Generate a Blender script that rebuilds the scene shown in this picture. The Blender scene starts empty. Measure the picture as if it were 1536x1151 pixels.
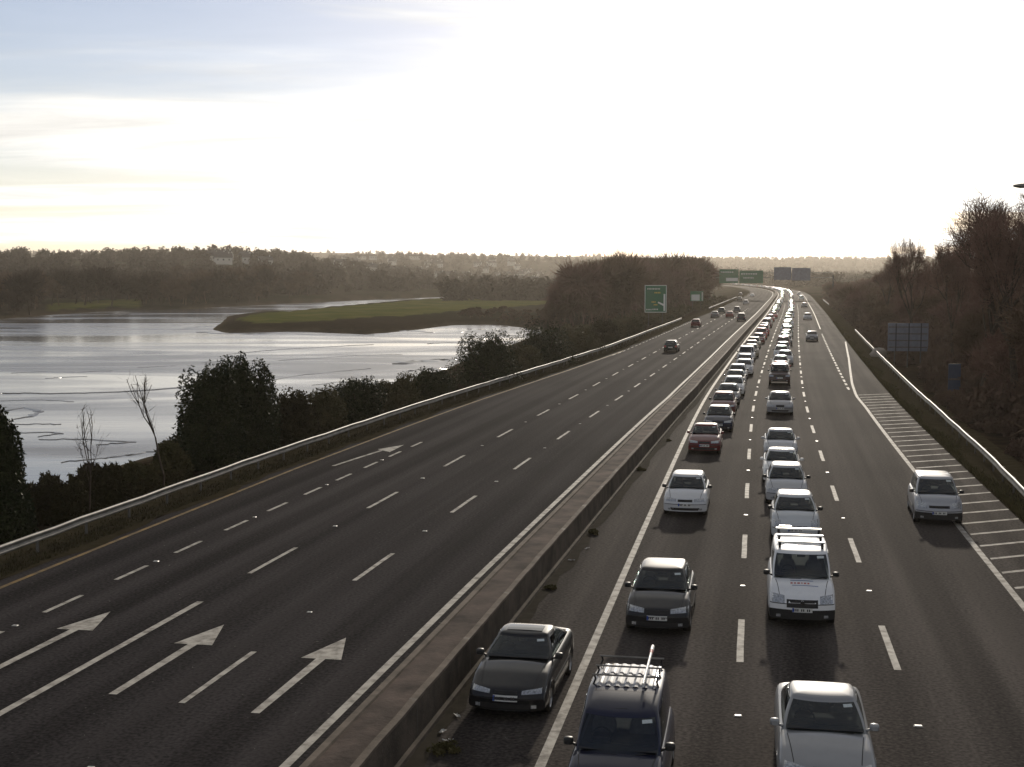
import bpy, math, random
import numpy as np
from mathutils import Vector
from mathutils.bvhtree import BVHTree
random.seed(7)
RNG = np.random.default_rng(11)
sc = bpy.context.scene
col = sc.collection

# ------------------------------------------------------------------ camera
F_PX, Y_HOR, CAM_H = 2010.0, 412.0, 9.3          # photograph pixels (1536 wide)
PITCH = math.atan((575.5 - Y_HOR) / F_PX)
cam_d = bpy.data.cameras.new('camera'); cam = bpy.data.objects.new('camera', cam_d); col.objects.link(cam)
cam.location = (0, 0, CAM_H); cam.rotation_euler = (math.pi / 2 - PITCH, 0, 0)
cam_d.sensor_width = 36.0; cam_d.lens = F_PX / 1536 * 36.0
cam_d.clip_start = 0.2; cam_d.clip_end = 20000
sc.camera = cam

# ------------------------------------------------------------------ light
SUN_AZ, SUN_EL = math.radians(11.5), math.radians(15.0)      # azimuth clockwise from +Y
world = bpy.data.worlds.new('World'); sc.world = world; world.use_nodes = True
def build_world():
    nt = world.node_tree; N = nt.nodes; L = nt.links
    N.clear()
    out = N.new('ShaderNodeOutputWorld'); bg = N.new('ShaderNodeBackground')
    sky = N.new('ShaderNodeTexSky'); sky.sky_type = 'NISHITA'; sky.sun_disc = False
    sky.sun_elevation = SUN_EL; sky.sun_rotation = SUN_AZ
    sky.air_density = 1.0; sky.dust_density = 0.25; sky.ozone_density = 1.2; sky.altitude = 20
    tc = N.new('ShaderNodeTexCoord')
    sep = N.new('ShaderNodeSeparateXYZ'); L.new(tc.outputs['Generated'], sep.inputs[0])
    # a cloud deck seen from below: direction divided by height
    mx = N.new('ShaderNodeMath'); mx.operation = 'MAXIMUM'; mx.inputs[1].default_value = 0.0
    L.new(sep.outputs['Z'], mx.inputs[0])
    ad = N.new('ShaderNodeMath'); ad.operation = 'ADD'; ad.inputs[1].default_value = 0.07
    L.new(mx.outputs[0], ad.inputs[0])
    dx = N.new('ShaderNodeMath'); dx.operation = 'DIVIDE'; L.new(sep.outputs['X'], dx.inputs[0]); L.new(ad.outputs[0], dx.inputs[1])
    dy = N.new('ShaderNodeMath'); dy.operation = 'DIVIDE'; L.new(sep.outputs['Y'], dy.inputs[0]); L.new(ad.outputs[0], dy.inputs[1])
    cb = N.new('ShaderNodeCombineXYZ'); L.new(dx.outputs[0], cb.inputs[0]); L.new(dy.outputs[0], cb.inputs[1])
    mp = N.new('ShaderNodeMapping'); mp.inputs['Rotation'].default_value = (0, 0, math.radians(-24))
    mp.inputs['Scale'].default_value = (0.55, 1.25, 1); mp.inputs['Location'].default_value = (CLOUD_X, CLOUD_Y, 0)
    L.new(cb.outputs[0], mp.inputs[0])
    n1 = N.new('ShaderNodeTexNoise'); n1.inputs['Scale'].default_value = 0.55; n1.inputs['Detail'].default_value = 7
    n1.inputs['Roughness'].default_value = 0.52; n1.inputs['Distortion'].default_value = 0.55
    L.new(mp.outputs[0], n1.inputs['Vector'])
    rp = N.new('ShaderNodeValToRGB'); rp.color_ramp.elements[0].position = 0.38; rp.color_ramp.elements[1].position = 0.56
    rp.color_ramp.elements[0].color = (.16, .16, .16, 1)
    rp.color_ramp.interpolation = 'EASE'
    L.new(n1.outputs['Fac'], rp.inputs[0])
    # thin cloud takes its light from the sky round it: brighter and whiter than the air it covers
    bw = N.new('ShaderNodeRGBToBW'); L.new(sky.outputs[0], bw.inputs[0])
    n2 = N.new('ShaderNodeTexNoise'); n2.inputs['Scale'].default_value = 1.7; n2.inputs['Detail'].default_value = 8; n2.inputs['Roughness'].default_value = .6; n2.inputs['Distortion'].default_value = .8
    L.new(mp.outputs[0], n2.inputs['Vector'])
    th = N.new('ShaderNodeMapRange'); th.inputs[1].default_value = .3; th.inputs[2].default_value = .7; th.inputs[3].default_value = .72; th.inputs[4].default_value = 1.25
    L.new(n2.outputs['Fac'], th.inputs[0])
    bwm = N.new('ShaderNodeMath'); bwm.operation = 'MULTIPLY'; L.new(bw.outputs[0], bwm.inputs[0]); L.new(th.outputs[0], bwm.inputs[1])      # thicker and thinner cloud
    gr = N.new('ShaderNodeCombineColor')
    for i, k in enumerate((1.0, 0.985, 0.945)):
        m = N.new('ShaderNodeMath'); m.operation = 'MULTIPLY'; m.operation = 'MULTIPLY_ADD'; m.inputs[1].default_value = k * CLOUD_GAIN; m.inputs[2].default_value = k * CLOUD_BASE
        L.new(bwm.outputs[0], m.inputs[0]); L.new(m.outputs[0], gr.inputs[i])
    tint = N.new('ShaderNodeMix'); tint.data_type = 'RGBA'; tint.blend_type = 'MULTIPLY'; tint.inputs['Factor'].default_value = 1
    L.new(sky.outputs[0], tint.inputs['A']); tint.inputs['B'].default_value = (.93, .87, 1.0, 1)
    mix = N.new('ShaderNodeMix'); mix.data_type = 'RGBA'
    # towards the horizon one looks through ever more of the deck
    lo = N.new('ShaderNodeMapRange'); lo.interpolation_type = 'SMOOTHSTEP'
    lo.inputs[1].default_value = 0.0; lo.inputs[2].default_value = 0.16; lo.inputs[3].default_value = 0.35; lo.inputs[4].default_value = 0.0
    L.new(mx.outputs[0], lo.inputs[0])
    mm = N.new('ShaderNodeMath'); mm.operation = 'MAXIMUM'; L.new(rp.outputs[0], mm.inputs[0]); L.new(lo.outputs[0], mm.inputs[1])
    L.new(mm.outputs[0], mix.inputs['Factor']); L.new(tint.outputs['Result'], mix.inputs['A']); L.new(gr.outputs[0], mix.inputs['B'])
    L.new(mix.outputs['Result'], bg.inputs['Color']); bg.inputs['Strength'].default_value = SKY_STRENGTH
    L.new(bg.outputs[0], out.inputs['Surface'])
CLOUD_X, CLOUD_Y, CLOUD_GAIN, CLOUD_BASE, SKY_STRENGTH = 3.52, 1.69, 0.95, 2.5, 0.075
build_world()
sun_d = bpy.data.lights.new('sun', 'SUN'); sun = bpy.data.objects.new('sun', sun_d); col.objects.link(sun)
sun_d.energy = 2.6; sun_d.angle = math.radians(1.6); sun_d.color = (1.0, 0.90, 0.76)
sdir = Vector((math.sin(SUN_AZ) * math.cos(SUN_EL), math.cos(SUN_AZ) * math.cos(SUN_EL), math.sin(SUN_EL)))
sun.rotation_euler = sdir.to_track_quat('Z', 'Y').to_euler(); sun.location = sdir * 300
sc.view_settings.view_transform = 'Standard'; sc.view_settings.look = 'None'
sc.view_settings.gamma = 1; sc.view_settings.use_curve_mapping = False
sc.view_settings.exposure = 0.45

# ------------------------------------------------------------------ helpers
def gp(px, py, z=0.0):
    """photo pixel -> point at height z"""
    x = (px - 768) / F_PX; v = (575.5 - py) / F_PX
    c, s = math.cos(PITCH), math.sin(PITCH)
    dy = c + s * v; dz = -s + c * v
    t = (CAM_H - z) / (-dz)
    return Vector((x * t, dy * t, z))
def at(px, py, Y):
    """photo pixel -> point at distance Y"""
    x = (px - 768) / F_PX; v = (575.5 - py) / F_PX
    c, s = math.cos(PITCH), math.sin(PITCH)
    dy = c + s * v; dz = -s + c * v
    t = Y / dy
    return Vector((x * t, Y, CAM_H + dz * t))
def smooth(a): a = np.clip(a, 0, 1); return a * a * (3 - 2 * a)

class MB:
    def __init__(s): s.v = []; s.f = []; s.m = []
    def add(s, v, f, m=0):
        o = len(s.v); s.v.extend(tuple(map(float, p)) for p in v); s.f.extend(tuple(i + o for i in q) for q in f); s.m.extend([m] * len(f))
    def box(s, c, d, rz=0.0, m=0):
        x, y, z = c; a, b, h = d[0] / 2, d[1] / 2, d[2] / 2; C, S = math.cos(rz), math.sin(rz)
        P = [(i, j, k) for k in (-h, h) for i, j in ((-a, -b), (a, -b), (a, b), (-a, b))]
        s.add([(x + C * i - S * j, y + S * i + C * j, z + k) for i, j, k in P],
              [(3, 2, 1, 0), (4, 5, 6, 7), (0, 1, 5, 4), (1, 2, 6, 5), (2, 3, 7, 6), (3, 0, 4, 7)], m)
    def tube(s, p0, p1, r0, r1, n=8, m=0):
        p0, p1 = Vector(p0), Vector(p1); d = (p1 - p0).normalized()
        a = d.cross(Vector((0, 0, 1)) if abs(d.z) < .9 else Vector((1, 0, 0))).normalized(); b = d.cross(a)
        v = []
        for p, r in ((p0, r0), (p1, r1)):
            for i in range(n):
                t = 2 * math.pi * i / n; v.append(p + a * (r * math.cos(t)) + b * (r * math.sin(t)))
        f = [(i, (i + 1) % n, n + (i + 1) % n, n + i) for i in range(n)] + [tuple(range(n - 1, -1, -1)), tuple(range(n, 2 * n))]
        s.add(v, f, m)
    def grid(s, rows, m=0, closed=False):
        n = len(rows[0]); v = [p for r in rows for p in r]; f = []
        for i in range(len(rows) - 1):
            for j in range(n if closed else n - 1):
                k = (j + 1) % n; f.append((i * n + j, i * n + k, (i + 1) * n + k, (i + 1) * n + j))
        s.add(v, f, m)
    def mesh(s, name, mats, smooth_=False):
        me = bpy.data.meshes.new(name); me.from_pydata(s.v, [], s.f)
        for m in (mats if isinstance(mats, (list, tuple)) else [mats]): me.materials.append(m)
        if max(s.m, default=0): me.polygons.foreach_set('material_index', s.m)
        if smooth_: me.polygons.foreach_set('use_smooth', [True] * len(s.f))
        me.update(); return me
    def build(s, name, mats, parent=None, smooth_=False):
        return link(name, s.mesh(name, mats, smooth_), parent)
def link(name, data, parent=None):
    o = bpy.data.objects.new(name, data); col.objects.link(o)
    if parent: o.parent = parent
    return o
def tag(o, label=None, cat=None, group=None, kind=None):
    if label: o['label'] = label
    if cat: o['category'] = cat
    if group: o['group'] = group
    if kind: o['kind'] = kind
    return o
def empty(name, loc=(0, 0, 0), rz=0.0):
    o = bpy.data.objects.new(name, None); col.objects.link(o); o.location = loc; o.rotation_euler = (0, 0, rz)
    o.empty_display_size = .3; return o
def tri_mesh(name, V, Fc, mat, smooth_=False):
    me = bpy.data.meshes.new(name); V = np.asarray(V, np.float32); Fc = np.asarray(Fc, np.int32)
    me.vertices.add(len(V)); me.vertices.foreach_set('co', V.ravel())
    me.loops.add(Fc.size); me.loops.foreach_set('vertex_index', Fc.ravel())
    me.polygons.add(len(Fc)); me.polygons.foreach_set('loop_start', np.arange(len(Fc), dtype=np.int32) * 3)
    me.polygons.foreach_set('loop_total', np.full(len(Fc), 3, np.int32))
    if smooth_: me.polygons.foreach_set('use_smooth', np.ones(len(Fc), bool))
    me.materials.append(mat); me.update(calc_edges=True); return me

# ------------------------------------------------------------------ materials
def ramp_between(nt, fac, c0, c1, p0=.3, p1=.7):
    r = nt.nodes.new('ShaderNodeValToRGB'); e = r.color_ramp.elements
    e[0].position = p0; e[1].position = p1; e[0].color = (*c0, 1); e[1].color = (*c1, 1)
    nt.links.new(fac, r.inputs[0]); return r.outputs[0]
def mat(name, c0, c1=None, scale=3.0, rough=.7, metal=0.0, spec=None, bump=0.0, bscale=None, detail=5, coat=0.0,
        coord='Object', stretch=None, rot=0.0, emit=None, alpha=None, p0=.3, p1=.7, transl=None):
    m = bpy.data.materials.new(name); m.use_nodes = True; nt = m.node_tree; b = nt.nodes['Principled BSDF']
    b.inputs['Roughness'].default_value = rough; b.inputs['Metallic'].default_value = metal
    b.inputs['Specular IOR Level'].default_value = spec if spec is not None else (.5 if rough < .5 else .25 if rough < .58 else .03)
    b.inputs['Coat Weight'].default_value = coat; b.inputs['Coat Roughness'].default_value = .04
    b.inputs['Base Color'].default_value = (*c0, 1)
    if c1 or bump:
        tc = nt.nodes.new('ShaderNodeTexCoord'); src = tc.outputs[coord]
        if stretch:
            mp = nt.nodes.new('ShaderNodeMapping'); mp.inputs['Scale'].default_value = stretch; mp.inputs['Rotation'].default_value = (0, 0, rot)
            nt.links.new(src, mp.inputs[0]); src = mp.outputs[0]
    if c1:
        n = nt.nodes.new('ShaderNodeTexNoise'); n.inputs['Scale'].default_value = scale; n.inputs['Detail'].default_value = detail
        n.inputs['Roughness'].default_value = .6
        nt.links.new(src, n.inputs['Vector']); nt.links.new(ramp_between(nt, n.outputs['Fac'], c0, c1, p0, p1), b.inputs['Base Color'])
    if bump:
        n2 = nt.nodes.new('ShaderNodeTexNoise'); n2.inputs['Scale'].default_value = bscale or scale * 4; n2.inputs['Detail'].default_value = 4
        nt.links.new(tc.outputs[coord], n2.inputs['Vector'])
        bp = nt.nodes.new('ShaderNodeBump'); bp.inputs['Strength'].default_value = bump; bp.inputs['Distance'].default_value = .02
        nt.links.new(n2.outputs['Fac'], bp.inputs['Height']); nt.links.new(bp.outputs[0], b.inputs['Normal'])
    return m
def paint_material():
    m = bpy.data.materials.new('car_paint'); m.use_nodes = True; nt = m.node_tree; b = nt.nodes['Principled BSDF']
    oi = nt.nodes.new('ShaderNodeObjectInfo'); tc = nt.nodes.new('ShaderNodeTexCoord')
    n = nt.nodes.new('ShaderNodeTexNoise'); n.inputs['Scale'].default_value = 5; n.inputs['Detail'].default_value = 6
    nt.links.new(tc.outputs['Object'], n.inputs['Vector'])
    mx = nt.nodes.new('ShaderNodeMix'); mx.data_type = 'RGBA'
    mr = nt.nodes.new('ShaderNodeMapRange'); mr.inputs[1].default_value = .45; mr.inputs[2].default_value = .85; mr.inputs[4].default_value = .10
    nt.links.new(n.outputs['Fac'], mr.inputs[0]); nt.links.new(mr.outputs[0], mx.inputs['Factor'])
    nt.links.new(oi.outputs['Color'], mx.inputs['A']); mx.inputs['B'].default_value = (.085, .075, .06, 1)     # road film
    nt.links.new(mx.outputs['Result'], b.inputs['Base Color'])
    b.inputs['Metallic'].default_value = .1; b.inputs['Roughness'].default_value = .5; b.inputs['Specular IOR Level'].default_value = .12
    b.inputs['Coat Weight'].default_value = .7; b.inputs['Coat Roughness'].default_value = .045
    return m
M = {}
M['paint'] = paint_material()
M['glass'] = mat('window_glass', (.012, .014, .016), rough=.03, spec=.5, coat=.3)
def clear_glass():
    m = bpy.data.materials.new('clear_glass'); m.use_nodes = True; nt = m.node_tree; nt.nodes.clear(); L = nt.links
    out = nt.nodes.new('ShaderNodeOutputMaterial'); tr = nt.nodes.new('ShaderNodeBsdfTransparent'); tr.inputs[0].default_value = (.50, .54, .54, 1)
    gl = nt.nodes.new('ShaderNodeBsdfGlossy'); gl.inputs['Roughness'].default_value = .03; gl.inputs['Color'].default_value = (.9, .95, 1, 1)
    lw = nt.nodes.new('ShaderNodeLayerWeight'); lw.inputs[0].default_value = .5; pw = nt.nodes.new('ShaderNodeMath'); pw.operation = 'POWER'; pw.inputs[1].default_value = 5; L.new(lw.outputs['Facing'], pw.inputs[0])
    fr = nt.nodes.new('ShaderNodeMath'); fr.operation = 'MULTIPLY_ADD'; fr.inputs[1].default_value = .9; fr.inputs[2].default_value = .06; L.new(pw.outputs[0], fr.inputs[0]); mx = nt.nodes.new('ShaderNodeMixShader')
    L.new(fr.outputs[0], mx.inputs[0]); L.new(tr.outputs[0], mx.inputs[1]); L.new(gl.outputs[0], mx.inputs[2]); L.new(mx.outputs[0], out.inputs[0]); return m
M['clear'] = clear_glass()
M['trim'] = mat('cabin_trim', (.035, .036, .040), (.055, .055, .058), scale=8, rough=.8)
M['seat_cloth'] = mat('seat_cloth', (.075, .075, .085), (.11, .11, .12), scale=14, rough=.9)
M['rubber'] = mat('tyre_rubber', (.018, .017, .016), (.03, .028, .026), scale=14, rough=.85)
M['black'] = mat('black_plastic', (.016, .016, .017), (.026, .025, .025), scale=9, rough=.5)
M['alloy'] = mat('wheel_alloy', (.42, .42, .43), (.3, .29, .28), scale=12, rough=.35, metal=.8)
M['lamp'] = mat('headlamp_lens', (.62, .64, .66), (.2, .21, .22), scale=22, rough=.08, metal=.35, coat=1.0)
M['amber'] = mat('indicator_lens', (.55, .2, .03), rough=.15, coat=1)
M['tail'] = mat('tail_lamp_red', (.33, .012, .012), (.22, .01, .01), scale=18, rough=.15, coat=1.0)
M['plate'] = mat('number_plate_white', (.62, .62, .6), (.5, .5, .48), scale=20, rough=.4)
M['ink'] = mat('plate_ink', (.03, .03, .035), rough=.5)
M['euro'] = mat('plate_blue_band', (.02, .06, .3), rough=.5)
M['sticker'] = mat('paper_sticker', (.6, .62, .62), (.42, .5, .52), scale=40, rough=.5)
M['chrome'] = mat('chrome', (.6, .6, .6), rough=.12, metal=1)
M['red_ink'] = mat('red_lettering', (.45, .13, .12), rough=.5)
M['blue_ink'] = mat('blue_lettering', (.10, .15, .32), rough=.5)
M['white_gear'] = mat('white_painted_metal', (.7, .7, .68), (.55, .55, .52), scale=6, rough=.4)
RD = math.radians(-11.5)
def asphalt(name, c0, c1, seed, spec_):
    m = bpy.data.materials.new(name); m.use_nodes = True; nt = m.node_tree; b = nt.nodes['Principled BSDF']; L = nt.links
    tc = nt.nodes.new('ShaderNodeTexCoord')
    def noise(scale, stretch=(1, 1, 1), det=5):
        mp = nt.nodes.new('ShaderNodeMapping'); mp.inputs['Rotation'].default_value = (0, 0, -RD); mp.inputs['Location'].default_value = (seed, seed * 2, 0)
        vm = nt.nodes.new('ShaderNodeVectorMath'); vm.operation = 'MULTIPLY'; vm.inputs[1].default_value = stretch
        L.new(tc.outputs['Object'], mp.inputs[0]); L.new(mp.outputs[0], vm.inputs[0])
        n = nt.nodes.new('ShaderNodeTexNoise'); n.inputs['Scale'].default_value = scale; n.inputs['Detail'].default_value = det
        L.new(vm.outputs[0], n.inputs['Vector']); return n.outputs['Fac']
    streak = noise(.9, (1, .018, 1), 4); patch = noise(.12, (1, .5, 1), 6); grain = noise(11, (1, 1, 1), 6); chips = noise(7, (1, 1, 1), 2)
    def mixf(a, b_, k):
        x = nt.nodes.new('ShaderNodeMix'); x.data_type = 'FLOAT'; x.inputs[0].default_value = k; L.new(a, x.inputs[2]); L.new(b_, x.inputs[3]); return x.outputs[0]
    f = mixf(mixf(streak, patch, .4), grain, .45)
    base = ramp_between(nt, f, c0, c1, .42, .58)
    ch = ramp_between(nt, chips, (0, 0, 0), (1, 1, 1), .72, .76)
    mx = nt.nodes.new('ShaderNodeMix'); mx.data_type = 'RGBA'; L.new(ch, mx.inputs['Factor']); L.new(base, mx.inputs['A']); mx.inputs['B'].default_value = (.13, .12, .11, 1)
    # polished wheel tracks and an oily strip down the middle of each lane
    la = nt.nodes.new('ShaderNodeAttribute'); la.attribute_name = 'lane'
    wob = nt.nodes.new('ShaderNodeMath'); wob.operation = 'MULTIPLY_ADD'; wob.inputs[1].default_value = .12; L.new(streak, wob.inputs[0]); L.new(la.outputs['Fac'], wob.inputs[2])
    fr = nt.nodes.new('ShaderNodeMath'); fr.operation = 'FRACT'; L.new(wob.outputs[0], fr.inputs[0])
    tr = nt.nodes.new('ShaderNodeValToRGB'); e = tr.color_ramp.elements; e[0].position = .08; e[0].color = (.45, .45, .45, 1); e[1].position = .92; e[1].color = (.45, .45, .45, 1)
    for pos, v in ((.24, .78), (.34, .80), (.46, .22), (.60, .22), (.72, .80), (.82, .78)): x = e.new(pos); x.color = (v, v, v, 1)
    tr.color_ramp.interpolation = 'EASE'; L.new(fr.outputs[0], tr.inputs[0])
    tm = nt.nodes.new('ShaderNodeMapRange'); tm.inputs[3].default_value = .70; tm.inputs[4].default_value = 1.30; L.new(tr.outputs[0], tm.inputs[0])
    mt = nt.nodes.new('ShaderNodeMix'); mt.data_type = 'RGBA'; mt.blend_type = 'MULTIPLY'; mt.inputs['Factor'].default_value = 1; L.new(mx.outputs['Result'], mt.inputs['A']); L.new(tm.outputs[0], mt.inputs['B'])
    L.new(mt.outputs['Result'], b.inputs['Base Color'])
    b.inputs['Roughness'].default_value = .9; b.inputs['Specular IOR Level'].default_value = spec_
    bp = nt.nodes.new('ShaderNodeBump'); bp.inputs['Strength'].default_value = .35; bp.inputs['Distance'].default_value = .012
    L.new(grain, bp.inputs['Height']); L.new(bp.outputs[0], b.inputs['Normal'])
    return m
M['asphalt_l'] = asphalt('asphalt_older', (.020, .0185, .019), (.050, .045, .045), 3, .004)
M['asphalt_r'] = asphalt('asphalt_worn', (.033, .029, .027), (.085, .074, .067), 8, .008)
M['marking'] = mat('road_paint_white', (.46, .43, .38), (.17, .155, .135), scale=2.6, rough=.7, detail=10, p0=.42, p1=.68)
M['marking_y'] = mat('road_paint_yellow', (.26, .17, .07), (.11, .085, .055), scale=1.8, rough=.65, detail=9, p0=.38, p1=.66)
M['stud'] = mat('road_stud_metal', (.55, .53, .48), (.3, .28, .25), scale=30, rough=.4)
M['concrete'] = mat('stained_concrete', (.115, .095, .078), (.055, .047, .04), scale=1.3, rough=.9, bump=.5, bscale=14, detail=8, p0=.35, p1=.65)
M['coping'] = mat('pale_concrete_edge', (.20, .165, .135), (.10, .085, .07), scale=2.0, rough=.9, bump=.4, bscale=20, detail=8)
M['infill'] = mat('gritty_infill', (.13, .10, .085), (.045, .037, .032), scale=1.0, rough=.95, bump=.8, bscale=9, detail=9, p0=.32, p1=.68)
M['dirt'] = mat('roadside_dirt', (.052, .043, .029), (.026, .023, .013), scale=1.6, rough=.95, bump=.3, bscale=7, spec=0.0, detail=8)
M['grit'] = mat('kerbside_grit', (.050, .043, .034), (.030, .027, .021), scale=2.5, rough=.95, bump=.3, bscale=9, detail=9, spec=.004)
M['galv'] = mat('galvanised_steel', (.30, .285, .26), (.16, .15, .135), scale=1.5, rough=.6, metal=.45, detail=8, spec=.3)
M['galv_dull'] = mat('weathered_steel_post', (.16, .15, .14), (.09, .085, .08), scale=4, rough=.7, metal=.3)
M['grass'] = mat('rough_grass', (.070, .066, .028), (.12, .10, .048), scale=1.2, rough=.9)
M['bark'] = mat('bark', (.055, .042, .034), (.10, .078, .06), scale=5, rough=.95)
M['twig_red'] = mat('reddish_twigs', (.14, .082, .066), (.22, .135, .105), scale=.22, rough=.9)
M['twig_brown'] = mat('brown_twigs', (.10, .066, .046), (.17, .115, .078), scale=.2, rough=.9)
M['twig_grey'] = mat('grey_brown_twigs', (.045, .033, .026), (.085, .062, .048), scale=.05, rough=.9)
M['leaf_dark'] = mat('dark_evergreen_leaves', (.018, .025, .012), (.046, .050, .022), scale=.9, rough=.6)
M['leaf_olive'] = mat('olive_brown_leaves', (.052, .050, .022), (.105, .085, .042), scale=.8, rough=.75)
M['scrub'] = mat('brambles', (.030, .024, .014), (.058, .050, .022), scale=.7, rough=.85)
M['under'] = mat('dead_bracken', (.085, .054, .043), (.16, .105, .075), scale=.35, rough=.9)
M['mud'] = mat('dark_mud', (.075, .068, .064), (.045, .041, .040), scale=.6, rough=.30, spec=.4)
M['sign_green'] = mat('sign_green', (.008, .13, .055), (.012, .105, .05), scale=1.2, rough=.45)
M['sign_white'] = mat('sign_white', (.62, .64, .62), rough=.45)
M['sign_yellow'] = mat('sign_yellow', (.6, .45, .05), rough=.45)
M['sign_back'] = mat('sign_back_grey', (.17, .19, .24), (.12, .13, .17), scale=1.5, rough=.55, metal=.2)
M['sign_blue'] = mat('sign_back_dark_blue', (.05, .07, .12), (.035, .05, .09), scale=2, rough=.5)
M['steel_dark'] = mat('dark_gantry_steel', (.07, .07, .075), (.045, .045, .05), scale=1, rough=.6, metal=.3)
M['house_wall'] = mat('pale_render', (.60, .57, .53), (.42, .40, .37), scale=.02, rough=.8)
M['house_roof'] = mat('slate_roof', (.09, .085, .085), (.06, .055, .055), scale=.6, rough=.7)
M['rock'] = mat('pale_rock', (.38, .34, .30), (.22, .2, .17), scale=1.5, rough=.9, bump=.6)
M['litter'] = mat('litter_paper', (.5, .5, .48), (.35, .34, .32), scale=12, rough=.7)

# ------------------------------------------------------------------ the road's line
def spline(xs, ys):
    xs = np.array(xs, float); ys = np.array(ys, float); n = len(xs); h = np.diff(xs)
    A = np.zeros((n, n)); r = np.zeros(n); A[0, 0] = A[-1, -1] = 1
    for i in range(1, n - 1):
        A[i, i - 1] = h[i - 1]; A[i, i] = 2 * (h[i - 1] + h[i]); A[i, i + 1] = h[i]
        r[i] = 6 * ((ys[i + 1] - ys[i]) / h[i] - (ys[i] - ys[i - 1]) / h[i - 1])
    m = np.linalg.solve(A, r)
    def f(x):
        x = np.asarray(x, float); i = np.clip(np.searchsorted(xs, x) - 1, 0, n - 2); hh = h[i]; a = (xs[i + 1] - x) / hh; b = (x - xs[i]) / hh
        return a * ys[i] + b * ys[i + 1] + ((a**3 - a) * m[i] + (b**3 - b) * m[i + 1]) * hh * hh / 6
    return f
_kY = [-60, -20, 20, 40, 60, 80, 100, 125, 150, 223, 315, 437, 559, 720, 900, 1100, 1400, 1700]
_kX = [-10.9, -3.8, 3.4, 7.0, 10.65, 14.35, 18.2, 23.3, 28.5, 43.9, 63.5, 89.0, 114.4, 145.5, 172, 191, 204, 206]
_ref = spline(_kY, _kX)
def xref(Y):
    Y = np.asarray(Y, float); Yc = np.clip(Y, -60, 1700); return _ref(Yc) + np.where(Y < -60, (Y + 60) * .178, 0.0)
def slope(Y): return (xref(np.asarray(Y, float) + 1) - xref(np.asarray(Y, float) - 1)) / 2
def rp(Y, off, z=0.0):
    """point beside the road line: off metres to its right"""
    s = float(slope(Y)); k = 1 / math.sqrt(1 + s * s)
    return Vector((float(xref(Y)) + off * k, Y - off * s * k, z))
def heading(Y): return math.atan(float(slope(Y)))
def LL(Y): return np.interp(Y, [-60, 20, 40, 60, 80, 100, 120, 150, 1700], [-9.6, -8.5, -8.04, -7.5, -6.98, -6.48, -6.32, -6.2, -6.2])
def EE(Y): return np.interp(Y, [-60, 41, 60, 77, 92, 109, 126, 157, 200, 1700], [-22.6, -21.7, -21.4, -20.8, -20.2, -19.3, -18.5, -17.4, -17.2, -17.2])
def sta(Y, off): return Y + off * .2
def RAIL_L(Y): return EE(Y) - np.interp(Y, [30, 200], [1.6, 1.9])
def RAIL_R(Y): return np.interp(Y, [40, 55, 67, 90, 120, 214], [10.9, 11.05, 11.5, 11.9, 12.1, 12.5])
PAVE_R = 10.4
def stations(y0, y1, fine=2.0):
    ys = [y0]
    while ys[-1] < y1: ys.append(min(y1, ys[-1] + max(fine, .03 * abs(ys[-1]))))
    return ys
def strip(name, o0, o1, z, m, y0, y1, cols=1, fine=2.0, parent=None, edge_noise=0.0, lane=None):
    mb = MB(); rows = []
    for Y in stations(y0, y1, fine):
        a = o0(Y) if callable(o0) else o0; b = o1(Y) if callable(o1) else o1
        if edge_noise: b = b + edge_noise * (math.sin(Y * 1.7) * .4 + math.sin(Y * .61 + 1) * .6 + random.uniform(-.5, .5))
        rows.append([rp(Y, a + (b - a) * i / cols, z) for i in range(cols + 1)])
    mb.grid(rows); o = mb.build(name, m, parent)
    if lane:
        a = o.data.attributes.new('lane', 'FLOAT', 'POINT'); vals = []
        for Y in stations(y0, y1, fine):
            p0_ = o0(Y) if callable(o0) else o0; p1_ = o1(Y) if callable(o1) else o1
            vals += [lane(Y, p0_ + (p1_ - p0_) * i / cols) for i in range(cols + 1)]
        a.data.foreach_set('value', [float(v) for v in vals])
    return o

# ------------------------------------------------------------------ terrain
WZ = -4.0
river = [(-60, -260), (-47, -60), (-41, 0), (-36, 50), (-28, 100), (-17, 150), (-10, 200), (-2, 255), (6, 315)]
river += [tuple(gp(x, y, WZ)[:2]) for x, y in ((745, 488), (690, 488), (620, 497), (550, 503), (440, 498), (330, 501), (305, 494), (322, 484), (335, 473), (400, 472),
          (473, 464), (590, 453.5), (721, 446.5), (800, 444), (800, 442.8), (721, 444.3), (597, 448.5), (498, 453), (400, 457), (297, 463.5), (165, 467), (80, 473), (0, 480))]
river += [(-330, 345), (-700, 260), (-900, 0), (-900, -260)]
def poly_sd(X, Y, poly):
    """signed distance to a polygon, positive outside"""
    P = np.array(poly); Q = np.roll(P, -1, 0); d = np.full(X.shape, 1e9); ins = np.zeros(X.shape, bool)
    for (ax, ay), (bx, by) in zip(P, Q):
        ex, ey = bx - ax, by - ay; t = np.clip(((X - ax) * ex + (Y - ay) * ey) / (ex * ex + ey * ey), 0, 1)
        d = np.minimum(d, np.hypot(X - ax - t * ex, Y - ay - t * ey))
        c = ((ay > Y) != (by > Y)); ins ^= c & (X < (bx - ax) * (Y - ay) / (by - ay + 1e-12) + ax)
    return np.where(ins, -d, d)
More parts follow.
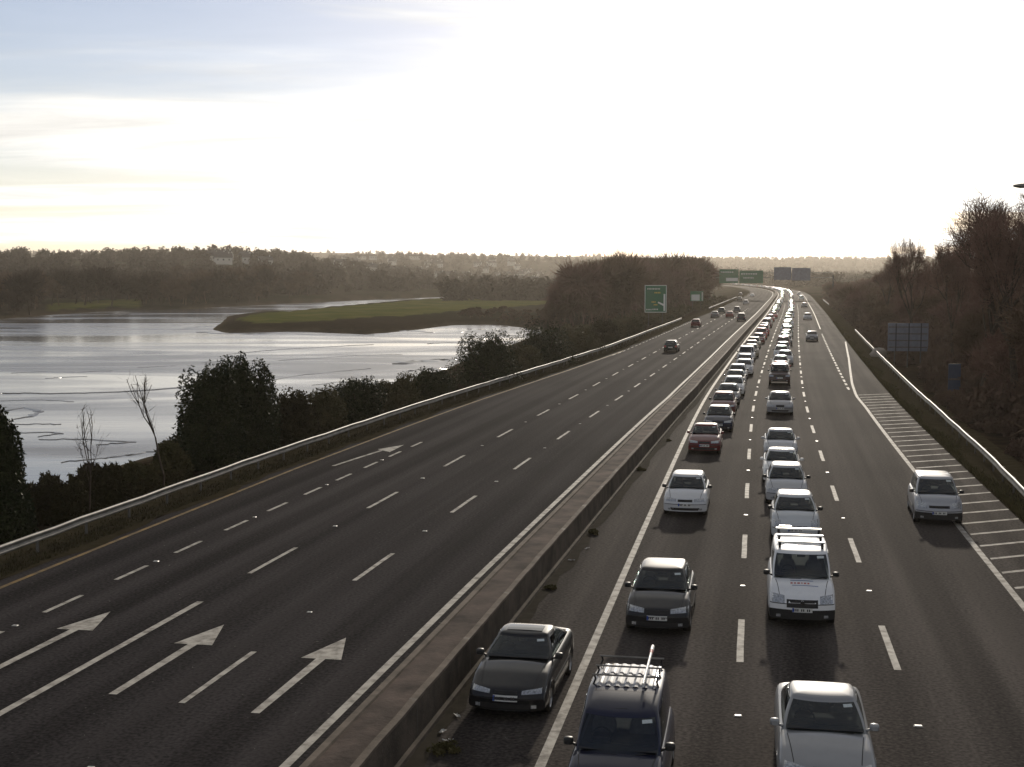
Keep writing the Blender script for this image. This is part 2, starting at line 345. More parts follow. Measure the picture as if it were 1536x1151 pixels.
def hills(X, Y):
    R = np.hypot(X, Y); pc = 768 + F_PX * X / np.maximum(Y, 1.0); pc = np.where(Y < 1, np.where(X < 0, -3000, 4500), pc)
    w = lambda s, k: np.sin(X / s + k) * np.cos(Y / (s * 1.3) + 2 * k)
    # wooded hill beyond the river on the left
    h1 = np.interp(pc, [-3000, -300, 0, 150, 330, 450, 560, 700, 800], [24, 26, 28, 26, 30, 24, 14, 5, 0])
    a = smooth((R - 560) / 760) * h1 * (1 + .08 * w(160, 1)) * (1 - .5 * smooth((R - 1450) / 500))
    # the built-up slope in the middle
    h2 = np.interp(pc, [250, 420, 560, 700, 860, 1000, 1200], [0, 30, 38, 36, 30, 16, 6])
    b = smooth((R - 1000) / 1300) * h2 * (1 + .1 * w(210, 2))
    # the far ridge
    h3 = np.interp(pc, [-3000, 0, 330, 450, 600, 700, 760, 880, 1000, 1150, 1300, 4500], [60, 70, 82, 78, 73, 68, 69, 63, 56, 53, 53, 60])
    c = smooth((R - 2200) / 1900) * h3 * (1 + .045 * w(330, 4))
    return np.maximum(np.maximum(a, b), c)
def terrain(X, Y):
    X = np.asarray(X, float); Y = np.asarray(Y, float)
    sl = slope(Y); off = (X - xref(Y)) / np.sqrt(1 + sl * sl)
    lw = -EE(Y) + 2.6                                   # left edge of the flat corridor
    left = np.clip(-off - lw, 0, None); right = np.clip(off - 12.9, 0, None)
    z = np.where(left > 0, -2.6 * smooth(left / 16.0), 0.0)
    up = np.interp(Y, [0, 60, 150, 300, 700, 1200], [4.2, 4.6, 3.8, 2.6, 2.0, 1.0])
    z = z + up * smooth(right / 26.0)
    clear = np.maximum(smooth((left - 60) / 200), smooth((right - 60) / 300)); clear = np.maximum(clear, smooth((Y - 1550) / 500)); z = z + hills(X, Y) * clear
    z = z - .06
    # gentle unevenness away from the road
    rough = smooth(np.maximum(left, right) / 8.0)
    z = z + rough * (.22 * np.sin(X / 3.1 + 1) * np.cos(Y / 4.3) + .12 * np.sin(X / 1.3) * np.sin(Y / 1.7))
    sd = poly_sd(X, Y, river)
    k = smooth((sd + 1.0) / 12.0)
    z = np.where(sd < 40, (WZ - .25) + (z - WZ + .25) * k, z)
    isl = smooth((Y - 285) / 20) * smooth((900 - Y) / 60) * smooth((-off - 55) / 25) * (sd > 0) * smooth((260 - X * -1 - 160) / 60)
    return np.where(sd < 0, np.maximum(WZ - 1.6, WZ - .25 + sd * .25), z)
def build_ground():
    th = np.concatenate([np.radians(np.linspace(-180, -34, 40))[:-1], np.radians(np.linspace(-34, 34, 300))[:-1], np.radians(np.linspace(34, 180, 40))])
    r = np.concatenate([[0.5], np.geomspace(6, 6500, 250)])
    T, R = np.meshgrid(th[:-1], r); X = R * np.sin(T); Y = R * np.cos(T); Z = terrain(X, Y); n = T.shape[1]
    V = np.stack([X, Y, Z], -1).reshape(-1, 3)
    i = np.arange(len(r) - 1)[:, None] * n; j = np.arange(n)[None]; k = (j + 1) % n
    q = np.stack([i + j, i + n + j, i + n + k, i + k], -1).reshape(-1, 4)
    tri = np.concatenate([q[:, [0, 2, 1]], q[:, [0, 3, 2]]])
    m = bpy.data.materials.new('ground_cover'); m.use_nodes = True; nt = m.node_tree; b = nt.nodes['Principled BSDF']; L = nt.links
    tc = nt.nodes.new('ShaderNodeTexCoord'); b.inputs['Roughness'].default_value = .95; b.inputs['Specular IOR Level'].default_value = .0
    def noise(s, d=6):
        x = nt.nodes.new('ShaderNodeTexNoise'); x.inputs['Scale'].default_value = s; x.inputs['Detail'].default_value = d; L.new(tc.outputs['Object'], x.inputs['Vector']); return x.outputs['Fac']
    litter = ramp_between(nt, noise(.9, 8), (.016, .012, .009), (.040, .028, .018), .35, .65)
    wood = ramp_between(nt, noise(.014, 9), (.026, .025, .014), (.046, .036, .026), .4, .6)
    at_ = nt.nodes.new('ShaderNodeAttribute'); at_.attribute_name = 'cover'
    sp = nt.nodes.new('ShaderNodeSeparateColor'); L.new(at_.outputs['Color'], sp.inputs[0])
    mx = nt.nodes.new('ShaderNodeMix'); mx.data_type = 'RGBA'; L.new(sp.outputs[0], mx.inputs['Factor']); L.new(litter, mx.inputs['A']); L.new(wood, mx.inputs['B'])
    green = ramp_between(nt, noise(.09, 8), (.062, .072, .018), (.105, .10, .030), .35, .65)
    mx2 = nt.nodes.new('ShaderNodeMix'); mx2.data_type = 'RGBA'; L.new(sp.outputs[1], mx2.inputs['Factor']); L.new(mx.outputs['Result'], mx2.inputs['A']); L.new(green, mx2.inputs['B'])
    mudc = ramp_between(nt, noise(.5, 6), (.050, .040, .028), (.085, .068, .045), .35, .65)
    mx3 = nt.nodes.new('ShaderNodeMix'); mx3.data_type = 'RGBA'; L.new(sp.outputs[2], mx3.inputs['Factor']); L.new(mx2.outputs['Result'], mx3.inputs['A']); L.new(mudc, mx3.inputs['B'])
    L.new(mx3.outputs['Result'], b.inputs['Base Color'])
    me = tri_mesh('ground', V, tri, m, True)
    # what grows where: far woodland, meadow, mud shore
    X, Y = V[:, 0], V[:, 1]; sd = poly_sd(X, Y, river); R = np.hypot(X, Y); pc = 768 + F_PX * X / np.maximum(Y, 1)
    c = np.zeros((len(V), 4), np.float32); c[:, 3] = 1
    c[:, 0] = smooth((R - 250) / 200)
    meadow = (sd > 4.0) & (Y > 300) & (Y < 1100) & (pc > 300) & (pc < 850) & (poly_sd(X, Y, MEADOW) < 0)
    field = (sd > 9) & (sd < 70) & (pc > 70) & (pc < 215) & (Y > 420)
    c[:, 1] = np.where(meadow | field, 1, 0); c[:, 2] = smooth((4.5 - sd) / 2.5)
    a = me.color_attributes.new('cover', 'FLOAT_COLOR', 'POINT'); a.data.foreach_set('color', c.ravel())
    return tag(link('ground', me), kind='structure')
ISLAND = [tuple(gp(x, y, WZ)[:2]) for x, y in ((305, 494), (335, 473), (473, 464), (590, 453.5), (721, 446), (830, 443), (845, 462), (830, 480), (700, 486), (560, 500), (330, 499))]
MEADOW = [tuple(gp(x, y, WZ + 1.2)[:2]) for x, y in ((352, 476), (400, 470), (473, 464), (590, 454), (650, 449.5), (721, 447), (830, 443.5), (842, 455), (760, 462), (690, 466), (620, 474), (560, 476), (470, 483), (380, 486))]
build_ground()
def build_water():
    m = bpy.data.materials.new('estuary_water'); m.use_nodes = True; nt = m.node_tree; b = nt.nodes['Principled BSDF']; L = nt.links
    tc = nt.nodes.new('ShaderNodeTexCoord')
    mp = nt.nodes.new('ShaderNodeMapping'); mp.inputs['Rotation'].default_value = (0, 0, math.radians(14)); mp.inputs['Scale'].default_value = (.35, 1.0, 1)
    L.new(tc.outputs['Object'], mp.inputs[0])
    n = nt.nodes.new('ShaderNodeTexNoise'); n.inputs['Scale'].default_value = .035; n.inputs['Detail'].default_value = 6; n.inputs['Distortion'].default_value = 1.2
    L.new(mp.outputs[0], n.inputs['Vector'])
    L.new(ramp_between(nt, n.outputs['Fac'], (.075, .07, .068), (.14, .13, .125), .38, .62), b.inputs['Base Color'])
    rr = nt.nodes.new('ShaderNodeMapRange'); rr.inputs[1].default_value = .38; rr.inputs[2].default_value = .6; rr.inputs[3].default_value = .10; rr.inputs[4].default_value = .32
    L.new(n.outputs['Fac'], rr.inputs[0]); L.new(rr.outputs[0], b.inputs['Roughness'])
    n2 = nt.nodes.new('ShaderNodeTexNoise'); n2.inputs['Scale'].default_value = .5; n2.inputs['Detail'].default_value = 5; L.new(mp.outputs[0], n2.inputs['Vector'])
    bp = nt.nodes.new('ShaderNodeBump'); bp.inputs['Strength'].default_value = .25; bp.inputs['Distance'].default_value = .06
    L.new(n2.outputs['Fac'], bp.inputs['Height']); L.new(bp.outputs[0], b.inputs['Normal'])
    b.inputs['IOR'].default_value = 1.33; b.inputs['Specular IOR Level'].default_value = .38
    mb = MB(); xs = np.linspace(-905, 40, 20); ys = np.linspace(-270, 900, 24)
    mb.grid([[(x, y, WZ) for x in xs] for y in ys])
    o = mb.build('river', m); tag(o, kind='structure')
build_water()
def mud_shape(pts, half, name='mud_bank', hgt=.18):
    """low mud ridge along a line of points, tapering to both ends"""
    mb = MB(); P = [Vector(p) for p in pts]; dense = []
    for i in range(len(P) - 1):
        for k in range(6): dense.append(P[i].lerp(P[i + 1], k / 6))
    dense.append(P[-1]); n = len(dense); rows = []
    for _ in range(2):
        dense = [dense[0]] + [(dense[i - 1] + dense[i] * 2 + dense[i + 1]) / 4 for i in range(1, n - 1)] + [dense[-1]]
    dense = [p + Vector((random.gauss(0, half * .35), random.gauss(0, half * .5), 0)) for p in dense]
    for i, p in enumerate(dense):
        d = (dense[min(i + 1, n - 1)] - dense[max(i - 1, 0)]).normalized(); nr = Vector((-d.y, d.x, 0))
        t = i / (n - 1); w = half * 1.15 * (math.sin(math.pi * min(max(t, .015), .985)) ** .9) * (.25 + .9 * abs(math.sin(i * .37 + half * 9)) + .25 * random.random())
        rows.append([p - nr * w + Vector((0, 0, -.06)), p - nr * w * .4 + Vector((0, 0, hgt * .8)), p + nr * w * .4 + Vector((0, 0, hgt)), p + nr * w + Vector((0, 0, -.06))])
    mb.grid(rows); return tag(mb.build(name, M['mud'], None, True), kind='structure')
for px, half, h in [
    ([(262, 496), (290, 492), (325, 489)], 1.7, .25), ([(300, 499), (360, 502), (430, 501), (500, 503), (560, 503)], 2.2, .3),
    ([(590, 546), (625, 542), (665, 540), (700, 541)], 2.6, .35), ([(605, 557), (650, 553), (690, 554)], 1.2, .2),
    ([(0, 591), (40, 590), (75, 591), (130, 590), (185, 588), (215, 586), (260, 583), (295, 577), (330, 575)], .42, .2),
    ([(5, 617), (35, 612), (62, 617), (45, 625), (15, 630)], .5, .15), ([(20, 637), (60, 636), (95, 637)], .4, .12),
    ([(18, 650), (60, 649), (98, 650), (60, 655)], .4, .12), ([(55, 660), (110, 659), (160, 661), (203, 664), (150, 667)], .38, .12),
    ([(90, 694), (150, 688), (190, 684), (240, 676)], .4, .12), ([(70, 568), (100, 566), (130, 565)], .5, .1), ([(205, 552), (240, 550), (265, 549)], .5, .1),
    ([(340, 532), (390, 527), (430, 524), (500, 520), (560, 517)], .55, .16), ([(400, 571), (460, 562), (500, 558), (560, 553)], .5, .15),
    ([(20, 560), (60, 558), (120, 559), (170, 556)], .5, .1), ([(0, 602), (60, 600), (110, 603)], .35, .1), ([(420, 541), (470, 538), (540, 533), (600, 532)], .6, .12), ([(300, 545), (350, 541), (395, 541)], .6, .1), ([(470, 578), (520, 572), (560, 571)], .4, .1), ([(700, 505), (735, 503), (780, 504)], 1.0, .2),
    ([(580, 498), (620, 496), (655, 500)], 1.6, .25), ([(640, 516), (690, 513), (730, 508)], .9, .2), ([(690, 499), (720, 496), (760, 497)], 1.3, .25)]:
    mud_shape([gp(x, y, WZ) for x, y in px], half, 'mud_bank', h * .35)

# ------------------------------------------------------------------ carriageways and markings
Y0, Y1 = -30, 1500
road_l = tag(strip('road_left', lambda Y: EE(Y) - .55, lambda Y: LL(Y) + 1.3, 0, M['asphalt_l'], Y0, Y1, 4, lane=lambda Y, o: (o - LL(Y)) / 3.58 + 20), kind='structure')
road_r = tag(strip('road_right', lambda Y: LL(Y) + 1.7, PAVE_R, 0, M['asphalt_r'], Y0, Y1, 4, lane=lambda Y, o: o / 3.67 + 20), kind='structure')
tag(strip('verge_left', lambda Y: EE(Y) - 2.7, lambda Y: EE(Y) - .35, .012, M['dirt'], Y0, 600, 2, 1.0, edge_noise=.25), kind='structure')
tag(strip('verge_reserve', lambda Y: LL(Y) + 2.05, lambda Y: min(LL(Y) + 2.55, -3.95), .012, M['grit'], Y0, 600, 2, .7, edge_noise=.12), kind='structure')
tag(strip('verge_right', lambda Y: 10.25, lambda Y: 13.2, .012, M['dirt'], Y0, 600, 2, 1.0), kind='structure')
ZM = .006
def line_mark(off, w, y0, y1, parent, name='edge_line', m='marking'):
    f = off if callable(off) else (lambda Y: off)
    return strip(name, lambda Y: f(Y) - w / 2, lambda Y: f(Y) + w / 2, ZM, M[m], y0, y1, 1, 2.0, parent)
line_mark(lambda Y: LL(Y), .2, Y0, 1400, road_l)
line_mark(lambda Y: EE(Y), .16, Y0, 160, road_l, 'yellow_edge_line', 'marking_y')
line_mark(-3.66, .2, Y0, 1400, road_r)
line_mark(lambda Y: LL(Y) - 7.05, .2, Y0, 34.9, road_l, 'lane_line')
RE = lambda Y: float(np.interp(Y, [-60, 95, 104, 116, 150, 190], [7.85, 7.75, 7.6, 7.85, 9.0, 10.1]))
line_mark(RE, .2, Y0, 188, road_r)
line_mark(7.35, .18, 230, 1400, road_r)
def dash_row(off, centers, length, w, parent):
    f = off if callable(off) else (lambda Y: off)
    for c in centers:
        mb = MB(); rows = []
        for k in range(4):
            Y = c - length / 2 + length * k / 3; j = random.uniform(-.006, .006)
            rows.append([rp(Y, f(Y) - w / 2 + j, ZM), rp(Y, f(Y) + w / 2 + j, ZM)])
        mb.grid(rows); mb.build('lane_dash', M['marking'], parent)
stud_mb = MB(); stud_mb.add([(-.06, -.05, 0), (.06, -.05, 0), (.06, .05, 0), (-.06, .05, 0), (-.045, -.03, .018), (.045, -.03, .018), (.045, .03, .018), (-.045, .03, .018)],
    [(4, 5, 6, 7), (0, 1, 5, 4), (1, 2, 6, 5), (2, 3, 7, 6), (3, 0, 4, 7)])
stud_me = stud_mb.mesh('road_stud', M['stud'])
def studs(off, centers, parent):
    f = off if callable(off) else (lambda Y: off)
    for c in centers:
        o = link('road_stud', stud_me, parent); o.location = rp(c, f(c), .004); o.rotation_euler = (0, 0, -heading(c)); s = random.uniform(.95, 1.25); o.scale = (s * 1.25, s, s)
cR = [33.6 + 11.85 * i for i in range(-3, 34)]
dash_row(0, cR, 4, .17, road_r); dash_row(3.67, cR, 4, .17, road_r)
cA = [28.4 + 11.75 * i for i in range(-2, 30)]; cB = [40.5 + 11.75 * i for i in range(0, 30)]
dash_row(lambda Y: LL(Y) - 3.58, cA, 4, .15, road_l); dash_row(lambda Y: LL(Y) - 7.1, cB, 4, .15, road_l)
dash_row(lambda Y: LL(Y) - 10.75, [34.0 + 3.98 * i for i in range(-4, 10)], 2.0, .15, road_l)
dash_row(lambda Y: EE(Y) + .15, [152 + 4 * i for i in range(30)], 2.0, .12, road_l)
dash_row(7.3, [111 + 4.0 * i for i in range(26)], 2.0, .2, road_r)
studs(0, [c + 5.9 for c in cR[:20]], road_r); studs(3.67, [c + 5.9 for c in cR[:20]], road_r)
studs(lambda Y: LL(Y) - 3.58, [c + 5.9 for c in cA[:20]], road_l); studs(lambda Y: LL(Y) - 7.1, [c + 5.9 for c in cB[:18]], road_l)
studs(lambda Y: LL(Y) - 10.75, [31.6 + 8 * i for i in range(5)], road_l); studs(7.3, [109.5 + 8 * i for i in range(8)], road_r)
def arrow(Yt, off, L_=6.0, name='lane_arrow'):
    prof = [(0, -.1, .1), (3.95, -.115, .115)]
    mb = MB(); P = lambda y, o: rp(Yt + y, (off(Yt + y) if callable(off) else off) + o, ZM)
    v = [P(0, -.1), P(0, .1), P(4.05, .12), P(4.05, -.12)]; mb.add(v, [(0, 1, 2, 3)])
    mb.add([P(4.05, -.50), P(4.05, -.12), P(4.05, .12), P(4.05, .52), P(5.95, 0)], [(0, 1, 4), (1, 2, 4), (2, 3, 4)])
    return mb.build(name, M['marking'], road_l)
arrow(26.05, lambda Y: LL(Y) - 1.75); arrow(26.7, lambda Y: LL(Y) - 5.35); arrow(27.45, lambda Y: LL(Y) - 9.0)
# merge arrow bending back into the lane
mb = MB(); q = [(500, 699), (540, 686), (575, 675)]; pts = [gp(x, y, ZM) for x, y in q]
rows = []
for i, p in enumerate(pts):
    rows.append([p + Vector((-.09, .02, 0)), p + Vector((.09, -.02, 0))])
mb.grid(rows); t0 = pts[-1]; tip = gp(606, 667.5, ZM)
mb.add([t0 + Vector((-.32, .25, 0)), t0 + Vector((.42, -.9, 0)), tip], [(0, 1, 2)]); mb.build('merge_arrow', M['marking'], road_l)
# hatched area on the right: slanting bars between the edge line and the pavement edge
for i in range(34):
    Y = 36.5 + 2.07 * i; a = RE(Y) + .18; b = PAVE_R - .12
    if b - a < .5: continue
    sk = 1.45 * (b - a) / 2.3; mb = MB()
    mb.grid([[rp(Y - .12, a, ZM), rp(Y + sk * .5 - .12, (a + b) / 2, ZM), rp(Y + sk - .12, b, ZM)], [rp(Y + .12, a, ZM), rp(Y + sk * .5 + .12, (a + b) / 2, ZM), rp(Y + sk + .12, b, ZM)]])
    mb.build('hatch_bar', M['marking'], road_r)

# ------------------------------------------------------------------ central barrier
def build_barrier():
    t = empty('median_barrier', rp(30, -6.6, 0)); tag(t, 'long stained concrete central barrier with a wide gritty top between the carriageways', 'barrier')
    inv = -t.location; H = .85
    mb = MB(); rows = []
    for Y in stations(Y0, 1400, 1.5):
        l = float(LL(Y)); n = .012 * math.sin(Y * 2.3)
        rows.append([rp(Y, l + 1.05, -.05) + inv, rp(Y, l + 1.08, H) + inv, rp(Y, l + 1.22, H) + inv, rp(Y, l + 1.24, H - .05) + inv, rp(Y, l + 1.92, H - .05) + inv,
                     rp(Y, l + 1.94, H + .005 + n) + inv, rp(Y, l + 2.09, H + n) + inv, rp(Y, l + 2.11, -.05) + inv])
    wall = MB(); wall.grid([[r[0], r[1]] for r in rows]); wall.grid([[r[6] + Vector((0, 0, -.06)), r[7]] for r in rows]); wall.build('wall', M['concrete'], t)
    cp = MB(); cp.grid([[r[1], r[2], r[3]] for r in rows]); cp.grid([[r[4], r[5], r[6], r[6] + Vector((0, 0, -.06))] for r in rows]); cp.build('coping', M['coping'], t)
    Yj = 16.0
    while Yj < 150:
        l = float(LL(Yj)); j = MB(); h0 = .012
        j.grid([[rp(Yj - h0, l + 2.113, 0) + inv, rp(Yj - h0, l + 2.094, H + .002) + inv, rp(Yj - h0, l + 1.94, H + .02) + inv], [rp(Yj + h0, l + 2.113, 0) + inv, rp(Yj + h0, l + 2.094, H + .002) + inv, rp(Yj + h0, l + 1.94, H + .02) + inv]])
        j.build('joint', M['black'], t); Yj += 4.5
    inf = MB(); rr = []
    for r in rows:
        w = [r[3].lerp(r[4], k / 5) for k in range(6)]
        rr.append([p + Vector((0, 0, random.uniform(0, .035) if 0 < k < 5 else .004)) for k, p in enumerate(w)])
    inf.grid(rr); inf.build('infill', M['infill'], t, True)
    ft = MB(); ft.grid([[rp(Y, float(LL(Y)) + 2.11, .10) + inv, rp(Y, float(LL(Y)) + 2.2, .09) + inv, rp(Y, float(LL(Y)) + 2.22, -.02) + inv] for Y in stations(Y0, 500, 3)]); ft.build('footing', M['concrete'], t)
build_barrier()

# ------------------------------------------------------------------ guard rails
post_mb = MB(); post_mb.box((0, 0, .33), (.06, .11, .74)); post_mb.box((0, 0, .62), (.16, .10, .09)); post_me = post_mb.mesh('post', M['galv_dull'])
def guardrail(f, y0, y1, side, label, step=3.2):
    t = empty('guardrail', rp(y0, f(y0), 0)); tag(t, label, 'guardrail', 'roadside guardrails'); inv = -t.location
    prof = [(0, .40), (.05, .43), (.05, .49), (0, .53), (0, .59), (.05, .63), (.05, .69), (0, .72), (-.02, .72)]
    mb = MB(); rows = []
    for Y in stations(y0, y1, 1.6):
        o = f(Y); dip = .16 * max(0, 1 - (Y - y0) / 1.5) * 0; wob = .012 * math.sin(Y * .9) + .008 * math.sin(Y * 2.1)
        rows.append([rp(Y, o + side * (.08 + a), z + wob) + inv for a, z in prof])
    mb.grid(rows); mb.build('beam', M['galv'], t, True)
    Y = y0 + .6
    while Y < y1 - .2:
        o = link('post', post_me, t); o.location = rp(Y, f(Y), 0) + inv; o.rotation_euler = (0, 0, -heading(Y)); Y += step * (1 if Y < 200 else 2)
guardrail(lambda Y: float(RAIL_L(Y)), 14, 262, 1, 'weathered steel guardrail running along the hedge beside the river')
guardrail(lambda Y: float(RAIL_L(Y)), 345, 520, 1, 'short far guardrail below the wooded hill past the small green sign')
guardrail(lambda Y: float(RAIL_R(Y)), 26, 214, -1, 'bright steel guardrail along the foot of the wooded bank')
guardrail(lambda Y: 12.8, 395, 470, -1, 'short distant guardrail at the far right bend near the gantry')

# ------------------------------------------------------------------ cars
def smooth_profile(pts, L, n):
    d = np.linspace(0, L, n); z = np.interp(d, [p[0] for p in pts], [p[1] for p in pts]); k = max(1, n // 60)
    for _ in range(3 * k):
        z[1:-1] = (z[:-2] + 2 * z[1:-1] + z[2:]) / 4
    return d, z
BASE = dict(L=4.1, W=1.70, H=1.43, zb=.19, cowl=1.05, cz=.93, nose=.66, rf=1.80, rr=3.35, rb=3.92, rz=.96, trunk=0, wr=.70, roof_up=0.0, wheel=.305, fw=.80, rw=.72,
            lamp=(.40, .93, .585, .72), grille=(-.33, .33, .60, .68), round_f=.24, box=False, rails=False, bumper=None)
def T(**k): d = dict(BASE); d.update(k); return d
TYPES = {
 'hatchback': T(),
 'saloon': T(L=4.45, H=1.40, cowl=1.20, rf=1.98, rr=3.02, rb=3.74, rz=.98, trunk=1, fw=.86, rw=.95),
 'long saloon': T(L=4.55, W=1.74, H=1.42, cowl=1.2, rf=2.0, rr=3.1, rb=3.85, rz=.98, trunk=1, fw=.88, rw=.98, lamp=(.42, .95, .57, .71), grille=(-.30, .30, .56, .70)),
 'sloping saloon': T(L=4.42, W=1.70, H=1.37, cowl=1.22, rf=2.0, rr=3.0, rb=3.98, rz=.97, trunk=1, fw=.85, rw=.86, lamp=(.40, .95, .55, .655), grille=(-.28, .28, .575, .63), nose=.62, wr=.68),
 'small hatchback': T(L=3.85, W=1.69, H=1.47, cowl=.92, cz=.98, rf=1.72, rr=3.2, rb=3.68, nose=.68, lamp=(.60, .97, .56, .80), grille=(-.45, .45, .555, .62), round_f=.32, fw=.75, rw=.6),
 'people carrier': T(L=4.2, W=1.75, H=1.63, cowl=.88, cz=1.03, rf=1.72, rr=3.7, rb=4.08, rz=1.02, nose=.70, wr=.74, bumper=.50, lamp=(.50, .97, .62, .84), grille=(-.42, .42, .66, .74), round_f=.32, fw=.78, rw=.68),
 'estate': T(L=4.45, W=1.70, H=1.42, cowl=1.15, rf=1.9, rr=4.0, rb=4.35, rz=.98, fw=.85, rw=.85, rails=True),
 'off-roader': T(L=4.45, W=1.80, H=1.74, zb=.30, cowl=1.15, cz=1.10, rf=1.75, rr=4.05, rb=4.35, rz=1.12, nose=.90, wr=.78, wheel=.36, lamp=(.55, .93, .74, .90), grille=(-.48, .48, .72, .90), round_f=.14, fw=.85, rw=.85),
 'panel van': T(L=4.2, W=1.76, H=1.84, zb=.20, cowl=.86, cz=1.12, rf=1.38, rr=4.02, rb=4.16, rz=1.12, nose=.80, wr=.83, box=True, bumper=.52, lamp=(.52, .97, .64, .86), grille=(-.46, .46, .56, .76), round_f=.20, fw=.82, rw=.62),
 'high-roof van': T(L=4.2, W=1.70, H=1.80, zb=.20, cowl=1.00, cz=1.03, rf=1.62, rr=4.02, rb=4.16, rz=1.03, nose=.72, wr=.80, box=True, roof_up=.16, round_f=.24, fw=.82, rw=.62),
}
class Car:
    """all surfaces of one kind of car, sampled as parts; local +Y is its front"""
    def __init__(s, P, q):
        s.P = P; s.q = q; L, W = P['L'], P['W']; s.hw = W / 2
        deck = [(0, P['nose'] - .14), (.03, P['nose'] - .05), (.10, P['nose'] + .01), (.28, P['nose'] + .07), (P['cowl'] * .6, P['cz'] - .075), (P['cowl'], P['cz']), (P['cowl'] + .5, P['cz'] + .012)]
        if P['trunk']: deck += [(P['rb'], P['rz'] + .0), (L - .22, P['rz'] - .02), (L - .08, P['rz'] - .09), (L, .62)]
        else: deck += [(P['rb'], P['rz']), (L - .05, P['rz'] - .08), (L, .66)]
        s.deck = deck; s.n = {2: 72, 1: 30, 0: 18}[q]
        s.d, s.zt = smooth_profile(deck, L, s.n)
        s.body(); s.rings()
    def dz(s, d): return np.interp(d, s.d, s.zt)
    def deform(s, x, d, z):
        P = s.P; L = P['L']; u = min(1, abs(x) / s.hw)
        if d < 1.1: d = d + P['round_f'] * u ** 2.6 * (1 - d / 1.1) ** 1.6 + .05 * (1 - d / 1.1) ** 6 * max(0, (z - .5) / .3) ** 1.5
        e = L - d
        if e < .9: d = d - (.16 * u ** 2.8 * (1 - e / .9) ** 1.6)
        return d
    def loc(s, x, d, z): return (x, s.P['L'] / 2 - d, z)
    def body(s):
        P = s.P; L = P['L']; hw = s.hw; wr = P['wheel']; xs = (P['fw'], L - P['rw']); s.wheels = xs; rows = []
        prof = [(0, 0), (.55, 0), (.90, 0.0), (.97, .04), (.992, .16), (1.0, .40), (.995, .62), (.975, .80), (.94, .92), (.885, .982), (.78, 1.0), (.40, 1.018), (0, 1.026)]
        if s.q == 0: prof = [prof[i] for i in (0, 2, 4, 5, 7, 9, 10, 12)]
        for d, zt in zip(s.d, s.zt):
            w = hw * (1 - .035 * max(0, 1 - d / .7) ** 2 - .04 * max(0, 1 - (L - d) / .8) ** 2)
            zb = P['zb'] + .05 * max(0, 1 - d / .5) + .08 * max(0, 1 - (L - d) / .6); row = []
            for x, fz in prof:
                z = zb + fz * (zt - zb) if fz <= 1 else zt + (fz - 1) * 1.0
                if x > .9 or s.q < 2:
                    for c in xs:
                        a = (wr + .055) ** 2 - (d - c) ** 2
                        if a > 0 and x >= .88: z = max(z, wr + math.sqrt(a) - .0 if fz < .9 else z)
                row.append((x * w, d, min(z, zt + .03)))
            row = row + [(-x, d_, z) for x, d_, z in reversed(row[:-1])]
            rows.append(row[:-1])
        rows = [[s.loc(x, s.deform(x, d, z), z) for x, d, z in r] for r in rows]
        mb = MB(); mb.grid(rows, closed=True)
        n = len(rows[0]); h = n // 2
        for r, rev in ((rows[0], True), (rows[-1], False)):            # end caps, ribbed left to right so that they curve in plan
            strips = []
            for k in range(1, h):
                a, b = Vector(r[k]), Vector(r[n - k]); m_ = 9 if s.q == 2 else 3; line = []
                for j in range(m_ + 1):
                    p = a.lerp(b, j / m_); fr = rev
                    e = .0; x = p.x
                    full = s.deform(a.x, 0 if fr else s.P['L'], p.z); ctr = s.deform(x, 0 if fr else s.P['L'], p.z)
                    line.append((x, s.P['L'] / 2 - ctr, p.z))
                strips.append(line)
            top = Vector(r[h]); bot = Vector(r[0])
            strips = [[(x, y, bot.z) for x, y, z in strips[0]]] + strips + [[(x, y, top.z) for x, y, z in strips[-1]]]
            if not rev: strips = [list(reversed(l)) for l in strips]
            mb.grid(strips)
        s.body_mb = mb
        s.bvh = BVHTree.FromPolygons([Vector(v) for v in mb.v], mb.f)
    def rings(s):
        P = s.P; hw = s.hw; nF, nS, nR = {2: (7, 16, 7), 1: (4, 8, 4), 0: (3, 5, 3)}[s.q]
        B, Tp = [], []
        xb, xt = .865 * hw, P['wr'] * hw; H = P['H']; rf, rr = P['rf'], P['rr']
        def zr(d): return H - .055 - .035 * (abs(d - (rf + rr) / 2) / ((rr - rf) / 2 + .001)) ** 2.2 - (P['roof_up'] * max(0, 1 - (d - rf) / 1.0) ** 1.3 if P['roof_up'] else 0)
        for i in range(nF):
            u = i / nF; B.append((u * xb, P['cowl'] + .02 + .17 * u ** 2.2)); Tp.append((u * xt * .93, rf + .09 * u ** 2.2))
        d0, d1 = P['cowl'] + .19, P['rb'] - .10; e0, e1 = rf + .10, rr - .05
        for i in range(nS):
            u = i / nS; bulge = math.sin(math.pi * min(1, max(0, u))) * .02
            B.append((xb + bulge * .6, d0 + (d1 - d0) * u)); Tp.append((xt * (.93 + .07 * math.sin(math.pi * u) ** .6), e0 + (e1 - e0) * u))
        for i in range(nR + 1):
            u = 1 - i / nR; B.append((u * xb, P['rb'] - .10 * u ** 2.2)); Tp.append((u * xt * .93, rr - .05 * u ** 2.2))
        s.B = np.array([(x, d, s.dz(d) - .035) for x, d in B]); s.Tp = np.array([(x, d, zr(d)) for x, d in Tp])
        s.tn = np.concatenate([np.linspace(0, .25, nF, endpoint=False), np.linspace(.25, .75, nS, endpoint=False), np.linspace(.75, 1, nR + 1)])
        s.zr = zr
